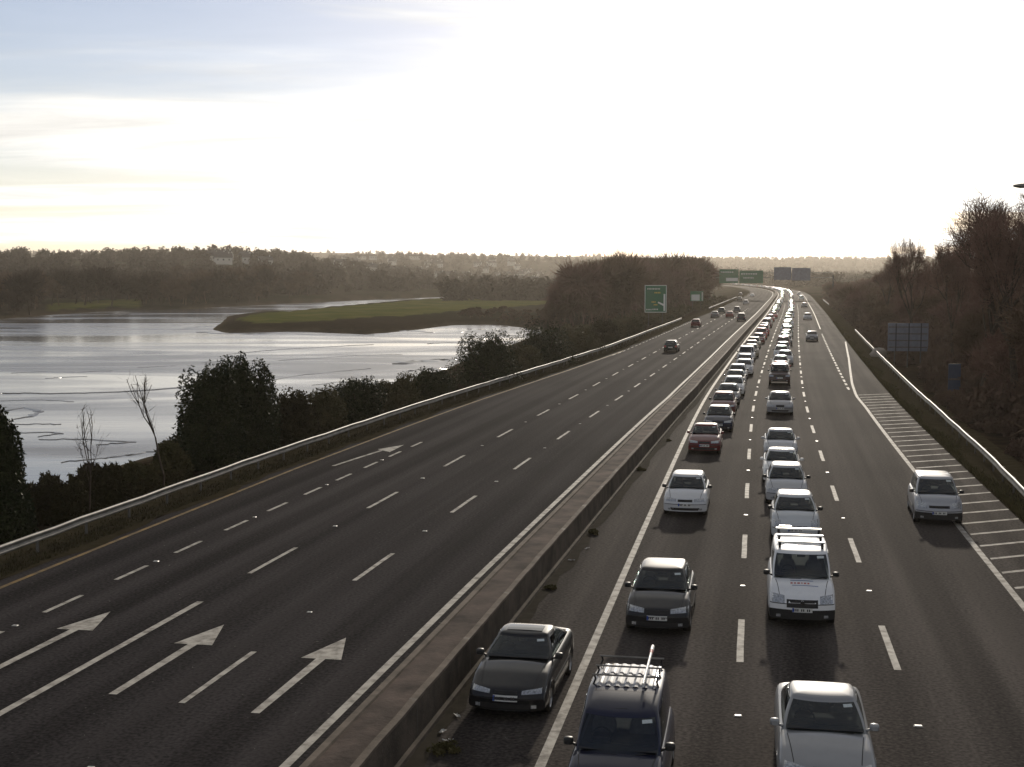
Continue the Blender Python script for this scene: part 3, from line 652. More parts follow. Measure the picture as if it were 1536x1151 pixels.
    def S(s, t, v, side=1):
        b = np.array([np.interp(t, s.tn, s.B[:, i]) for i in range(3)]); a = np.array([np.interp(t, s.tn, s.Tp[:, i]) for i in range(3)])
        p = b * (1 - v) + a * v; w = math.sin(math.pi * v) * .030
        if .2 < t < .8: p[0] += w * min(1, (t - .2) / .05, (.8 - t) / .05)
        if t < .25: p[1] -= w * .9 * (1 - t / .3); p[2] += w * .35
        if t > .75: p[1] += w * .6
        return Vector(s.loc(p[0] * side, p[1], p[2]))
    def cabin(s):
        P = s.P; rw = .80 if P['box'] else .90; rv = (.30, .80) if P['box'] else (.14, .88); segs = [(.292, .50), (.515, .70)] if not P['box'] else [(.292, .42)]
        vs = {2: (0, .04, .12, .14, .30, .5, .75, .80, .88, .90, .94, 1), 1: (0, .5, 1), 0: (0, 1)}[s.q]; rows = []
        ts = list(s.tn)
        if s.q == 2: ts = sorted(set(ts) | {.25 * .95, 1 - .25 * rw} | {x for sg in segs for x in sg})
        mb = MB()
        for v in vs: rows.append([s.S(t, v) for t in ts] + [s.S(t, v, -1) for t in reversed(ts[1:-1])])
        top = rows[-1]; P = s.P; cy = P['L'] / 2 - (P['rf'] + P['rr']) / 2; hl = (P['rr'] - P['rf']) / 2
        for k, up in (((.975, .018), (.93, .032), (.80, .046), (.60, .053), (.35, .056), (.1, .057)) if s.q else ((.93, .03), (.6, .05), (.1, .055))):
            r = []
            for p in top:
                y = cy + (p.y - cy) * (k if k > .5 else k); x = p.x * k; d = P['L'] / 2 - y; r.append(Vector((x, y, s.zr(min(max(d, P['rf']), P['rr'])) + up * 1.0)))
            rows.append(r)
        mb.grid(rows, closed=True); mb.add(rows[-1], [tuple(range(len(rows[-1])))])
        if s.q == 2:                                               # openings where the panes sit
            n = len(rows[0]); keep = []
            tc_ = ts + list(reversed(ts[1:-1]))
            for f in mb.f:
                r = min(f) // n
                if len(f) == 4 and r < len(vs) - 1 and min(f) + n <= max(f) + n:
                    j0 = [i % n for i in f]; a = [tc_[j] for j in j0]; t = (min(a) + max(a)) / 2; v = (vs[r] + vs[r + 1]) / 2
                    if (t < .25 * .95 and .04 < v < .94) or (t > 1 - .25 * rw and rv[0] < v < rv[1]) or (.12 < v < .90 and any(p < t < q_ for p, q_ in segs)): continue
                keep.append(f)
            mb.f = keep; mb.m = [0] * len(keep)
        return mb
    def interior(s):
        """dashboard, parcel shelf, seats and steering wheel seen through the glass"""
        P = s.P; L = P['L']; hw = s.hw; tr, seat, wheel = MB(), MB(), MB(); rows = []
        ds = np.linspace(P['cowl'] + .12, P['rb'] - .14, 14)
        for d in ds: rows.append([(x * .80 * hw, L / 2 - d, s.dz(d) + .03 + (.03 if d < P['cowl'] + .45 else 0)) for x in np.linspace(-1, 1, 9)])
        tr.grid(rows); dash = P['cowl'] + .50
        tr.box((-.0, L / 2 - dash, P['cz'] + .03), (1.45 * hw, .16, .09)); tr.box((.38 * hw, L / 2 - dash + .02, P['cz'] + .09), (.32, .14, .07))
        tr.box((0, L / 2 - P['rf'] - .16, P['H'] - .20), (.22, .03, .06))                       # inner mirror
        top = P['H'] - .30
        for x in (-.40 * hw, .40 * hw):
            d = max(P['cowl'] + 1.15, P['rf'] + .45); zb = s.dz(d) - .05
            rows = []
            for k, (z, w, th) in enumerate(((zb, .23, .07), (zb + (top - zb) * .45, .22, .07), (zb + (top - zb) * .72, .17, .055), (zb + (top - zb) * .78, .10, .05), (zb + (top - zb) * .82, .125, .055), (top + .02, .115, .05), (top + .06, .07, .03))):
                rows.append([(x + w * math.copysign(abs(math.cos(a)) ** .6, math.cos(a)), L / 2 - d - (z - zb) * .22 + th * math.copysign(abs(math.sin(a)) ** .6, math.sin(a)), z) for a in np.linspace(0, 2 * math.pi, 14, endpoint=False)])
            seat.grid(rows, closed=True); seat.add(rows[-1], [tuple(range(14))])
        if not P['box']:
            d = P['rr'] - .02; seat.box((0, L / 2 - d, s.dz(d) + .10), (1.3 * hw, .12, .22)); 
            for x in (-.42 * hw, .42 * hw): seat.box((x, L / 2 - d, s.dz(d) + .25), (.22, .07, .12))
        c = Vector((.40 * hw, L / 2 - dash - .22, P['cz'] + .07)); n = 20; R_ = .18; pts = []
        for k in range(n): a = 2 * math.pi * k / n; pts.append(c + Vector((R_ * math.cos(a), -R_ * math.sin(a) * .42, R_ * math.sin(a) * .9)))
        for k in range(n): wheel.tube(pts[k], pts[(k + 1) % n], .016, .016, 6)
        for k in (0, 10, 15): wheel.tube(c, pts[k], .018, .014, 5)
        return tr, seat, wheel
    def spatch(s, fn, nu, nv, off=.006):
        """patch on the cabin: fn(u, v) gives (t, v, side)"""
        G = [[s.S(*fn(i / nu, j / nv)) for i in range(nu + 1)] for j in range(nv + 1)]; mb = MB(); out = []
        c = Vector((0, 0, s.P['cz']))
        for j in range(nv + 1):
            row = []
            for i in range(nu + 1):
                a = G[j][min(i + 1, nu)] - G[j][max(i - 1, 0)]; b = G[min(j + 1, nv)][i] - G[max(j - 1, 0)][i]; n = a.cross(b)
                n = n.normalized() if n.length > 1e-9 else Vector((0, 0, 1)); p = G[j][i]
                if n.dot(Vector((p.x, p.y - 0, .25))) < 0: n = -n
                row.append(p + n * off)
            out.append(row)
        mb.grid(out)
        # rim down to the panel so that the pane has thickness
        e = [out[0][i] for i in range(nu + 1)] + [out[j][nu] for j in range(1, nv + 1)] + [out[nv][i] for i in range(nu - 1, -1, -1)] + [out[j][0] for j in range(nv - 1, 0, -1)]
        g = [G[0][i] for i in range(nu + 1)] + [G[j][nu] for j in range(1, nv + 1)] + [G[nv][i] for i in range(nu - 1, -1, -1)] + [G[j][0] for j in range(nv - 1, 0, -1)]
        mb.grid([e, g], closed=True)
        return mb
    def fpatch(s, quad, nu=6, nv=3, off=.008, rear=False, thick=.02):
        """patch on the nose or tail: quad of (x, z) corners projected along the car's length"""
        P = s.P; mb = MB(); out = []; y0 = P['L'] / 2 + 1 if not rear else -P['L'] / 2 - 1; dr = Vector((0, -1 if not rear else 1, 0)); sg = 1 if not rear else -1
        a, b, c, d = [Vector((q[0], q[1], 0)) for q in quad]; last = P['L'] / 2 * sg
        for j in range(nv + 1):
            row = []
            for i in range(nu + 1):
                u, v = i / nu, j / nv; p = (a * (1 - u) + b * u) * (1 - v) + (d * (1 - u) + c * u) * v
                h = s.bvh.ray_cast(Vector((p.x, y0, p.y)), dr)
                y = h[0].y if h[0] is not None and abs(h[0].y - last) < .45 else last
                last = y; row.append(Vector((p.x, y + off * sg, p.y)))
            out.append(row)
        mb.grid(out)
        e = [out[0][i] for i in range(nu + 1)] + [out[j][nu] for j in range(1, nv + 1)] + [out[nv][i] for i in range(nu - 1, -1, -1)] + [out[j][0] for j in range(nv - 1, 0, -1)]
        mb.grid([e, [p - Vector((0, thick * sg, 0)) for p in e]], closed=True)
        return mb
def wheel_meshes(r, q):
    n = 20 if q == 2 else 10; w = .20
    ty = MB(); rows = []
    for rr_, x in ((r * .66, -w / 2), (r * .95, -w / 2), (r, -w / 2 + .03), (r, w / 2 - .03), (r * .95, w / 2), (r * .66, w / 2)):
        rows.append([(x, rr_ * math.cos(2 * math.pi * k / n), rr_ * math.sin(2 * math.pi * k / n)) for k in range(n)])
    ty.grid(rows, closed=True)
    rim = MB(); rows = []
    for rr_, x in ((r * .67, -w / 2 + .005), (r * .60, -w / 2 + .03), (r * .2, -w / 2 + .02), (.02, -w / 2 + .015)):
        rows.append([(x * sg, rr_ * math.cos(2 * math.pi * k / n), rr_ * math.sin(2 * math.pi * k / n)) for sg in (1,) for k in range(n)])
    rim.grid(rows, closed=True); rows2 = [[(-x, y, z) for x, y, z in row] for row in rows]; rim.grid(rows2, closed=True)
    return ty, rim
def glyph_marks(s, x0, x1, z0, z1, rear=False):
    """dark strokes of a registration too small to read"""
    mb = MB(); x = x0; k = 0; w = (x1 - x0) / 9
    while x < x1 - w * .6:
        if k not in (2, 5):
            g = s.fpatch([(x, z0), (x + w * .62, z0), (x + w * .62, z1), (x, z1)], 1, 1, .0195, rear, .002); o = len(mb.v); mb.v += g.v; mb.f += [tuple(i + o for i in f) for f in g.f]; mb.m += g.m
        x += w; k += 1
    return mb
KITS = {}
def car_kit(kind, q):
    """shared meshes of one kind: list of (part name, mesh, offset, parent index or None)"""
    key = (kind, q)
    if key in KITS: return KITS[key]
    P = TYPES[kind]; s = Car(P, q); hw = s.hw; L = P['L']; kit = []
    mats = {k: M[k] for k in M}
    panes = []
    nu, nv = (10, 6) if q == 2 else (4, 2)
    panes.append(('windscreen', s.spatch(lambda u, v: (abs(u * 2 - 1) * .25 * .95, .04 + v * .90, 1 if u >= .5 else -1), nu, nv)))
    panes.append(('rear_window', s.spatch(lambda u, v: (1 - abs(u * 2 - 1) * .25 * (.80 if P['box'] else .90), (.30 if P['box'] else .14) + v * (.5 if P['box'] else .74), 1 if u >= .5 else -1), nu, nv)))
    segs = [(.292, .50), (.515, .70)] if not P['box'] else [(.292, .42)]
    for sd in (1, -1):
        for a, b in segs: panes.append(('side_window', s.spatch(lambda u, v, a=a, b=b, sd=sd: (a + (b - a) * u, .12 + v * .78, sd), 5 if q == 2 else 2, 3 if q == 2 else 1)))
    la, lb, lz0, lz1 = P['lamp']; ga, gb, gz0, gz1 = P['grille']
    lamps = []
    for sd in (1, -1):
        lamps.append(('headlight', 'lamp', s.fpatch([(sd * la * hw, lz0 + .02), (sd * lb * hw, lz0 + .03), (sd * lb * hw, lz1 + .02), (sd * la * hw, lz1 - .02)], 6 if q == 2 else 2, 3 if q == 2 else 1, .012)))
    tz = P['rz'] - .12
    for sd in (1, -1):
        lamps.append(('tail_light', 'tail', s.fpatch([(sd * .62 * hw, tz - .22), (sd * .93 * hw, tz - .22), (sd * .92 * hw, tz), (sd * .62 * hw, tz)], 4 if q == 2 else 2, 2 if q == 2 else 1, .012, True)))
    grille = s.fpatch([(ga * hw, gz0), (gb * hw, gz0), (gb * hw, gz1), (ga * hw, gz1)], 6 if q == 2 else 2, 2, .01)
    zb = P['zb']; intake = s.fpatch([(-.60 * hw, zb + .09), (.60 * hw, zb + .09), (.66 * hw, zb + .19), (-.66 * hw, zb + .19)], 6 if q == 2 else 2, 2, .008)
    ty, rim = wheel_meshes(P['wheel'], q); wx = hw - .115
    if q == 0:
        mb = MB(); ml = [M['paint'], M['glass'], M['black'], M['lamp'], M['tail'], M['rubber']]
        def put(g, m, dx=(0, 0, 0)): mb.add([(v[0] + dx[0], v[1] + dx[1], v[2] + dx[2]) for v in g.v], g.f, m)
        put(s.body_mb, 0); put(s.cabin(), 0)
        for n_, g in panes: put(g, 1)
        for n_, k_, g in lamps: put(g, 3 if k_ == 'lamp' else 4)
        put(grille, 2); put(intake, 2)
        for sd in (1, -1):
            for c in s.wheels: put(ty, 5, (sd * wx, L / 2 - c, P['wheel']))
        kit.append(('car', mb.mesh('car_' + kind.replace(' ', '_').replace('-', '_'), ml, True), (0, 0, 0), None)); KITS[key] = kit; return kit
    def part(name, g, m, parent=None, off=(0, 0, 0), sm=True): kit.append((name, g.mesh(name, M[m], sm), off, parent)); return len(kit) - 1
    if q == 2:                                                     # front and rear bumper skins are panels of their own
        B = s.body_mb; ztop = P['bumper'] or P['nose'] - .15; keep, fr, re_ = MB(), MB(), MB()
        for g in (keep, fr, re_): g.v = B.v
        for f in B.f:
            z = sum(B.v[i][2] for i in f) / len(f); y = sum(B.v[i][1] for i in f) / len(f)
            (fr if z < ztop and y > L / 2 - P['fw'] + P['wheel'] else re_ if z < .56 and y < -L / 2 + P['rw'] - P['wheel'] else keep).f.append(f)
        def compact(g):
            o = MB(); mp = {}
            for f in g.f:
                for i in f:
                    if i not in mp: mp[i] = len(o.v); o.v.append(g.v[i])
            o.f = [tuple(mp[i] for i in f) for f in g.f]; o.m = [0] * len(o.f); return o
        bi = part('body', compact(keep), 'paint'); part('bumper', compact(fr), 'black' if P['bumper'] else 'paint'); part('bumper', compact(re_), 'black' if P['bumper'] else 'paint')
    else: bi = part('body', s.body_mb, 'paint')
    ci = part('roof', s.cabin(), 'paint')
    ws = None
    for n_, g in panes:
        i = part(n_, g, 'clear' if q == 2 else 'glass')
        if n_ == 'windscreen': ws = i
    if q == 2:
        a_, b_, c_ = s.interior(); part('cabin_trim', a_, 'trim', sm=False); part('seats', b_, 'seat_cloth'); part('steering_wheel', c_, 'trim')
    for n_, k_, g in lamps: part(n_, g, k_)
    part('grille', grille, 'black')
    bi2 = part('bumper_intake', intake, 'black')
    tyme = ty.mesh('tyre', M['rubber'], True); rime = rim.mesh('rim', M['alloy'], False)
    for sd in (1, -1):
        for c in s.wheels:
            kit.append(('wheel', tyme, (sd * wx, L / 2 - c, P['wheel']), None))
            if q == 2: kit.append(('rim', rime, (0, 0, 0), len(kit) - 1))
    # door mirrors
    mr = MB()
    for sx, sy, sz in ((1, 1, 1),): pass
    def mirror(sd):
        g = MB(); rows = []
        for k, (w_, h_) in enumerate(((.05, .04), (.085, .065), (.09, .07), (.085, .065))):
            y = .07 - k * .045; rows.append([(w_ * math.copysign(abs(math.cos(a)) ** .55, math.cos(a)), y, h_ * math.copysign(abs(math.sin(a)) ** .55, math.sin(a))) for a in np.linspace(0, 2 * math.pi, 12, endpoint=False)])
        g.grid(rows, closed=True); g.add(rows[-1], [tuple(range(12))]); g.add(rows[0], [tuple(range(11, -1, -1))])
        g.tube((-sd * .06, .0, -.03), (-sd * .17, .02, -.07), .022, .028, 6); return g
    for sd in (1, -1):
        p = s.S(.272, .10, sd); part('mirror', mirror(sd), 'paint' if kind in ('saloon', 'long saloon') else 'black', None, (p.x + sd * .155, p.y - .02, p.z + .055))
    # number plate, front and back
    pz = zb + (.245 if kind != 'off-roader' else .3)
    i = part('number_plate', s.fpatch([(-.26, pz), (.26, pz), (.26, pz + .115), (-.26, pz + .115)], 4, 1, .016), 'plate')
    if q == 2:
        part('plate_lettering', glyph_marks(s, -.20, .25, pz + .025, pz + .09), 'ink', i, sm=False)
        part('plate_band', s.fpatch([(.215, pz + .005), (.258, pz + .005), (.258, pz + .11), (.215, pz + .11)], 1, 1, .0205, False, .002), 'euro', i, sm=False)
        sz = P['nose'] - .16; part('bumper_seam', s.fpatch([(-.95 * hw, sz), (.95 * hw, sz), (.95 * hw, sz + .02), (-.95 * hw, sz + .02)], 40, 1, .008), 'black')
        def top_line(pts, w=.016):
            g = MB(); rows = []
            for x, d in pts:
                h = s.bvh.ray_cast(Vector((x, L / 2 - d, 3)), Vector((0, 0, -1)))
                if h[0] is not None: rows.append([(x - w / 2, L / 2 - d, h[0].z + .003), (x + w / 2, L / 2 - d, h[0].z + .003)])
            g.grid(rows); return g
        for sd in (1, -1): part('bonnet_seam', top_line([(sd * (.66 + .12 * k / 8) * hw, .22 + (P['cowl'] - .2) * k / 8) for k in range(9)]), 'black', bi, sm=False)
        part('number_plate', s.fpatch([(-.26, pz + .12), (.26, pz + .12), (.26, pz + .235), (-.26, pz + .235)], 4, 1, .016, True), 'plate')
        # wipers lying at the foot of the windscreen
        for sd in (1, -1):
            g = MB(); pts = [s.S(abs(x) * .25, v, 1 if x >= 0 else -1) + Vector((0, .02, .022)) for x, v in ((.75 * sd if sd > 0 else .05, .02), ((.75 if sd > 0 else .05) - .38, .045), ((.75 if sd > 0 else .05) - .74, .07))]
            for a, b in zip(pts[:-1], pts[1:]): g.tube(a, b, .011, .009, 5)
            part('wiper', g, 'black', ws)
        g = s.spatch(lambda u, v: (abs(u * 2 - 1) * .25 * .95, -.05 + v * .085, 1 if u >= .5 else -1), 10, 1, .012); part('scuttle', g, 'black')
        part('tax_disc', s.spatch(lambda u, v: ((.60 + u * .26) * .25, .80 + v * .09, -1), 3, 1, .0085), 'sticker', ws)
        for sd in (1, -1):
            g = MB(); fx = sd * .70 * hw; g = s.fpatch([(fx - .055, zb + .10), (fx + .055, zb + .10), (fx + .055, zb + .17), (fx - .055, zb + .17)], 3, 2, .013); part('fog_lamp', g, 'lamp')
        # waist moulding along the doors and a door handle on each side
        for sd in (1, -1):
            g = MB(); r0 = []
            for k in range(9):
                d = 1.25 + (L - 2.4) * k / 8; z = .52 + .0 * k; h = s.bvh.ray_cast(Vector((sd * 2, L / 2 - d, z)), Vector((-sd, 0, 0))); x = h[0].x if h[0] is not None else sd * hw
                r0.append([(x - sd * .005, L / 2 - d, z - .035), (x + sd * .014, L / 2 - d, z - .02), (x + sd * .014, L / 2 - d, z + .02), (x - sd * .005, L / 2 - d, z + .035)])
            g.grid(r0); part('side_moulding', g, 'black')
    if P['rails']:
        for sd in (1, -1):
            g = MB(); a = s.S(.34, 1, sd); b = s.S(.66, 1, sd); g.tube(a + Vector((-sd * .02, 0, .045)), b + Vector((-sd * .02, 0, .045)), .016, .016, 6)
            for k in (0, .5, 1): p = a.lerp(b, k) + Vector((-sd * .02, 0, .0)); g.tube(p + Vector((0, 0, -.02)), p + Vector((0, 0, .045)), .014, .014, 5)
            part('roof_rail', g, 'black', ci)
    KITS[key] = kit; return kit
CARS = []
def spawn(kind, pos, hd, rgb, q, label, cat='car', group=None, name=None):
    """pos: middle of the front bumper on the ground, hd: heading of its front (radians from +Y, clockwise)"""
    L = TYPES[kind]['L']; c = Vector(pos) - Vector((math.sin(hd), math.cos(hd), 0)) * (L / 2)
    nm = name or kind.replace(' ', '_').replace('-', '_'); kit = car_kit(kind, q); rgba = (*rgb, 1)
    if q == 0:
        o = link(nm, kit[0][1]); o.location = c; o.rotation_euler = (0, 0, -hd); o.color = rgba; tag(o, label, cat, group); return o, None
    t = empty(nm, c, -hd); tag(t, label, cat, group); made = []
    for n_, me, off, pa in kit:
        o = link(n_, me, made[pa] if pa is not None else t); o.location = off; o.color = rgba; made.append(o)
    return t, made
SILVER, WHITE, BLACK, NAVY, MAROON, GREY = (.40, .41, .43), (.72, .72, .71), (.012, .012, .014), (.010, .013, .035), (.11, .012, .014), (.11, .11, .12)
BLUE, GREEN, RED, GOLD = (.035, .07, .18), (.015, .045, .035), (.28, .02, .018), (.27, .235, .17)
def front_at(px, py, z=0.0, back=0.0):
    p = gp(px, py, z); h = heading(p.y); return Vector((p.x - math.sin(h) * back, p.y - math.cos(h) * back, 0))
QL = 'cars queuing towards the camera'
def oncoming(kind, pos, rgb, q, label, cat='car', turn=0.0, group=QL): return spawn(kind, pos, heading(pos.y) + math.pi + turn, rgb, q, label, cat, group)
near = [
 ('sloping saloon', front_at(757, 1083), BLACK, 'black saloon with a glass sunroof stopped on the hard strip against the concrete barrier', 0.02),
 ('hatchback', front_at(985, 956), (.016, .016, .018), 'black hatchback with a bright roof behind the dark van with roof bars', 0),
 ('hatchback', front_at(1027, 777), (.55, .56, .58), 'pale silver hatchback between the black hatchback and the dark red saloon', 0),
 ('saloon', front_at(1056, 683), MAROON, 'dark red saloon in the lane nearest the barrier, behind the pale silver hatchback', 0),
 ('hatchback', front_at(1077, 650), NAVY, 'dark navy hatchback directly behind the dark red saloon', 0),
 ('long saloon', front_at(1238, 1101, .96, 1.2), (.27, .275, .285), 'silver saloon cut off by the bottom edge, ahead of the white van', 0),
 ('small hatchback', front_at(1193, 767, 1.0, .92), (.5, .52, .54), 'rounded silver hatchback with split grille directly behind the white van', 0),
 ('hatchback', front_at(1180, 719, .95, 1.05), SILVER, 'silver hatchback with a glinting roof, second car behind the white van', 0),
 ('saloon', front_at(1173, 692, .95, 1.2), WHITE, 'white saloon, third car behind the white van', 0),
 ('saloon', front_at(1171, 660, .95, 1.2), SILVER, 'silver saloon, fourth car behind the white van', 0),
 ('long saloon', front_at(1170, 624), (.25, .25, .26), 'grey saloon with a clear gap ahead of it in the middle lane', 0),
 ('off-roader', front_at(1169, 579), (.05, .022, .022), 'dark brown off-roader behind the grey saloon in the middle lane', 0),
]
for kind, pos, rgb, lab, turn in near:
    t, made = oncoming(kind, pos, rgb, 2, lab, 'car', turn)
    if kind == 'sloping saloon':
        s = Car(TYPES[kind], 2); roof = [m for m in made if m.name.split('.')[0] == 'roof'][0]; P = TYPES[kind]; mb = MB()
        g = []
        for j in range(5):
            d = P['rf'] + .22 + .42 * j / 4; g.append([(x * .40, P['L'] / 2 - d, s.zr(d) + .0565 + .012 - .010 * abs(x) ** 2) for x in np.linspace(-1, 1, 7)])
        mb.grid(g); mb.build('sunroof', M['glass'], roof, True)
t, made = spawn('people carrier', front_at(1409, 790), heading(50) + math.pi + .03, (.36, .37, .40), 2, 'silver people carrier driving alone beside the hatched area on the right', 'car')
# the white van and its roof gear
pos = front_at(1203, 944); t, made = oncoming('panel van', pos, (.74, .75, .77), 2, 'white panel van with roof bars and red lettering on its bonnet', 'van', 0, None)
P = TYPES['panel van']; s = Car(P, 2); roof = [m for m in made if m.name.split('.')[0] == 'roof'][0]; body = [m for m in made if m.name.split('.')[0] == 'body'][0]
for k, d in enumerate((1.75, 2.7, 3.7)):
    mb = MB(); mb.box((0, P['L'] / 2 - d, P['H'] + .135), (1.28, .10, .05)); b = mb.build('roof_bar', M['white_gear'], roof)
    for sd in (-1, 1):
        f = MB(); f.box((sd * .57, P['L'] / 2 - d, P['H'] + .035), (.07, .12, .17)); f.build('bar_foot', M['black'], roof)
mb = MB(); mb.box((.38, P['L'] / 2 - 3.85, P['H'] + .17), (.34, .08, .04)); mb.build('beacon_strip', M['amber'], roof)
mb = MB()
for sd, wd in ((0, .0),): pass
def on_bonnet(x0, x1, d, dd, m, name):
    mb = MB(); rows = []
    for j in range(2):
        row = []
        for i in range(7):
            x = x0 + (x1 - x0) * i / 6; y = P['L'] / 2 - (d + dd * j); h = s.bvh.ray_cast(Vector((x, y, 3)), Vector((0, 0, -1))); row.append((x, y, h[0].z + .006))
        rows.append(row)
    mb.grid(rows); return mb.build(name, m, body)
on_bonnet(-.30, .30, .74, .035, M['blue_ink'], 'blue_stripe')
xx = .30                                                         # row of red letters (too small to read in the photograph)
for wd in (.06, .05, .07, .03, .06, .05): on_bonnet(xx - wd, xx, .57, .07, M['red_ink'], 'red_letter'); xx -= wd + .035
on_bonnet(-.42, .26, .50, .018, M['blue_ink'], 'blue_underline')
mb = MB(); mb.tube((0, P['L'] / 2 - .02, .70), (0, P['L'] / 2 + .02, .70), .06, .055, 14); mb.build('badge', M['chrome'], t)
# the dark van with ladder bars
pos = front_at(925, 1135, 1.03, 1.0); t, made = oncoming('high-roof van', pos, NAVY, 2, 'dark navy high-roofed van with roof bars, cut off by the bottom edge', 'van', 0, None)
P = TYPES['high-roof van']; s = Car(P, 2); roof = [m for m in made if m.name.split('.')[0] == 'roof'][0]; L2 = P['L'] / 2
mb = MB(); g = []
for d in np.linspace(2.5, 4.0, 10):                                # raised ribbed panel of the load bay roof
    g.append([(x * .60, L2 - d, s.zr(d) + .057 + .016 * (1 if i % 4 in (1, 2) else 0) - .03 * abs(x) ** 4) for i, x in enumerate(np.linspace(-1, 1, 29))])
mb.grid(g); o = mb.build('ribbed_roof_panel', M['paint'], roof); o.color = (.05, .055, .08, 1)
for d in (2.62, 3.2, 3.85):
    mb = MB(); mb.tube((-.62, L2 - d, P['H'] + .16), (.62, L2 - d, P['H'] + .16), .018, .018, 8); mb.build('roof_bar', M['galv'], roof)
    for sd in (-1, 1):
        f = MB(); f.tube((sd * .60, L2 - d, P['H'] - .03), (sd * .56, L2 - d - .04, P['H'] + .07), .018, .018, 6); f.tube((sd * .56, L2 - d - .04, P['H'] + .07), (sd * .58, L2 - d, P['H'] + .16), .018, .018, 6); f.build('bar_foot', M['black'], roof)
hd_v = heading(pos.y) + math.pi; c_v = t.location.copy()
def van_pt(x, y, z): return Vector((c_v.x + x * math.cos(-hd_v) - y * math.sin(-hd_v), c_v.y + x * math.sin(-hd_v) + y * math.cos(-hd_v), z))
a, b = van_pt(-.36, L2 - 2.05, P['H'] + .195), van_pt(-.36, L2 - 4.45, P['H'] + .225)
pole = empty('pole', a.lerp(b, .5)); tag(pole, 'white pole with a reddish tip lying on the roof bars of the dark van', 'pole'); iv = -pole.location
mb = MB(); mb.tube(a + iv, a.lerp(b, .8) + iv, .026, .026, 10); mb.build('shaft', M['white_gear'], pole)
mb = MB(); mb.tube(a.lerp(b, .8) + iv, a.lerp(b, .87) + iv, .03, .036, 10); mb.build('red_band', M['red_ink'], pole)
mb = MB(); mb.tube(a.lerp(b, .87) + iv, b + iv, .040, .034, 10); mb.build('tip', M['white_gear'], pole)

# the rest of the queue
ORD = ['', 'first', 'second', 'third', 'fourth', 'fifth', 'sixth', 'seventh', 'eighth', 'ninth', 'tenth', 'eleventh', 'twelfth', 'thirteenth', 'fourteenth', 'fifteenth', 'sixteenth', 'seventeenth', 'eighteenth', 'nineteenth', 'twentieth']
palette = [(SILVER, 'silver'), (WHITE, 'white'), (BLACK, 'black'), (GREY, 'grey'), (NAVY, 'navy'), (MAROON, 'dark red'), (SILVER, 'silver'), (BLUE, 'blue'), (GOLD, 'gold'), ((.5, .51, .52), 'pale silver'), (GREEN, 'dark green'), (RED, 'red')]
kinds = ['hatchback', 'saloon', 'small hatchback', 'long saloon', 'people carrier', 'estate', 'hatchback', 'saloon']
def queue(fronts, off, lane_txt, far_label, seed, special={}):
    R = random.Random(seed); Y = fronts[-1]; ys = list(fronts)
    while ys[-1] < 1180:
        g = float(np.interp(ys[-1], [170, 260, 1200], [8.5, 17, 19])); ys.append(ys[-1] + g * R.uniform(.75, 1.3) + (R.uniform(5, 20) if R.random() < .08 else 0))
    for i, Y in enumerate(ys):
        rgb, cn = R.choice(palette); kind = R.choice(kinds); o = off + R.uniform(-.22, .22)
        if i in special: kind, rgb, cn = special[i]
        q = 2 if Y < 125 else 1 if Y < 260 else 0
        if i < 20: lab = '%s %s, %s car %s' % (cn, kind, ORD[i + 1], lane_txt)
        else: lab = far_label
        oncoming(kind, rp(Y, o, 0), rgb, q, lab, 'car', R.uniform(-.012, .012), QL if i < 20 else far_label)
queue([87.5, 94.6, 101.6, 108.6, 115.6, 122.4, 131, 140, 149.5, 158, 167.5, 179, 192], -1.75, 'behind the navy hatchback along the barrier',
      'small distant car strung out in the queue lane beside the barrier', 5,
      {0: ('hatchback', MAROON, 'dark red'), 1: ('saloon', GREY, 'grey'), 2: ('hatchback', WHITE, 'white'), 3: ('saloon', NAVY, 'navy'), 4: ('hatchback', SILVER, 'silver'), 5: ('small hatchback', WHITE, 'white'), 7: ('off-roader', SILVER, 'silver')})
queue([121, 129.5, 138, 147, 156, 165.5, 174], 1.9, 'behind the brown off-roader in the middle lane',
      'small distant car strung out in the queue in the middle lane', 9,
      {0: ('saloon', RED, 'red'), 1: ('saloon', WHITE, 'white'), 2: ('hatchback', SILVER, 'silver')})
for px, py, kind, rgb, lab in [
    (1225, 512, 'saloon', GREY, 'grey saloon alone in the right-hand lane beside the short dashes'),
    (1216, 480, 'estate', SILVER, 'silver estate in the right-hand lane, nearer of the distant pair'),
    (1211.5, 462, 'hatchback', GREY, 'grey hatchback in the right-hand lane just beyond the silver estate'),
    (1209, 450, 'off-roader', WHITE, 'whitish off-roader, third of the distant cars in the right-hand lane'),
    (1205, 443, 'hatchback', SILVER, 'silver hatchback, fourth of the distant cars in the right-hand lane')]:
    p = gp(px, py); oncoming(kind, rp(p.y, 5.5, 0), rgb, 1 if p.y < 260 else 0, lab, 'car', 0, 'cars moving in the right-hand lane')
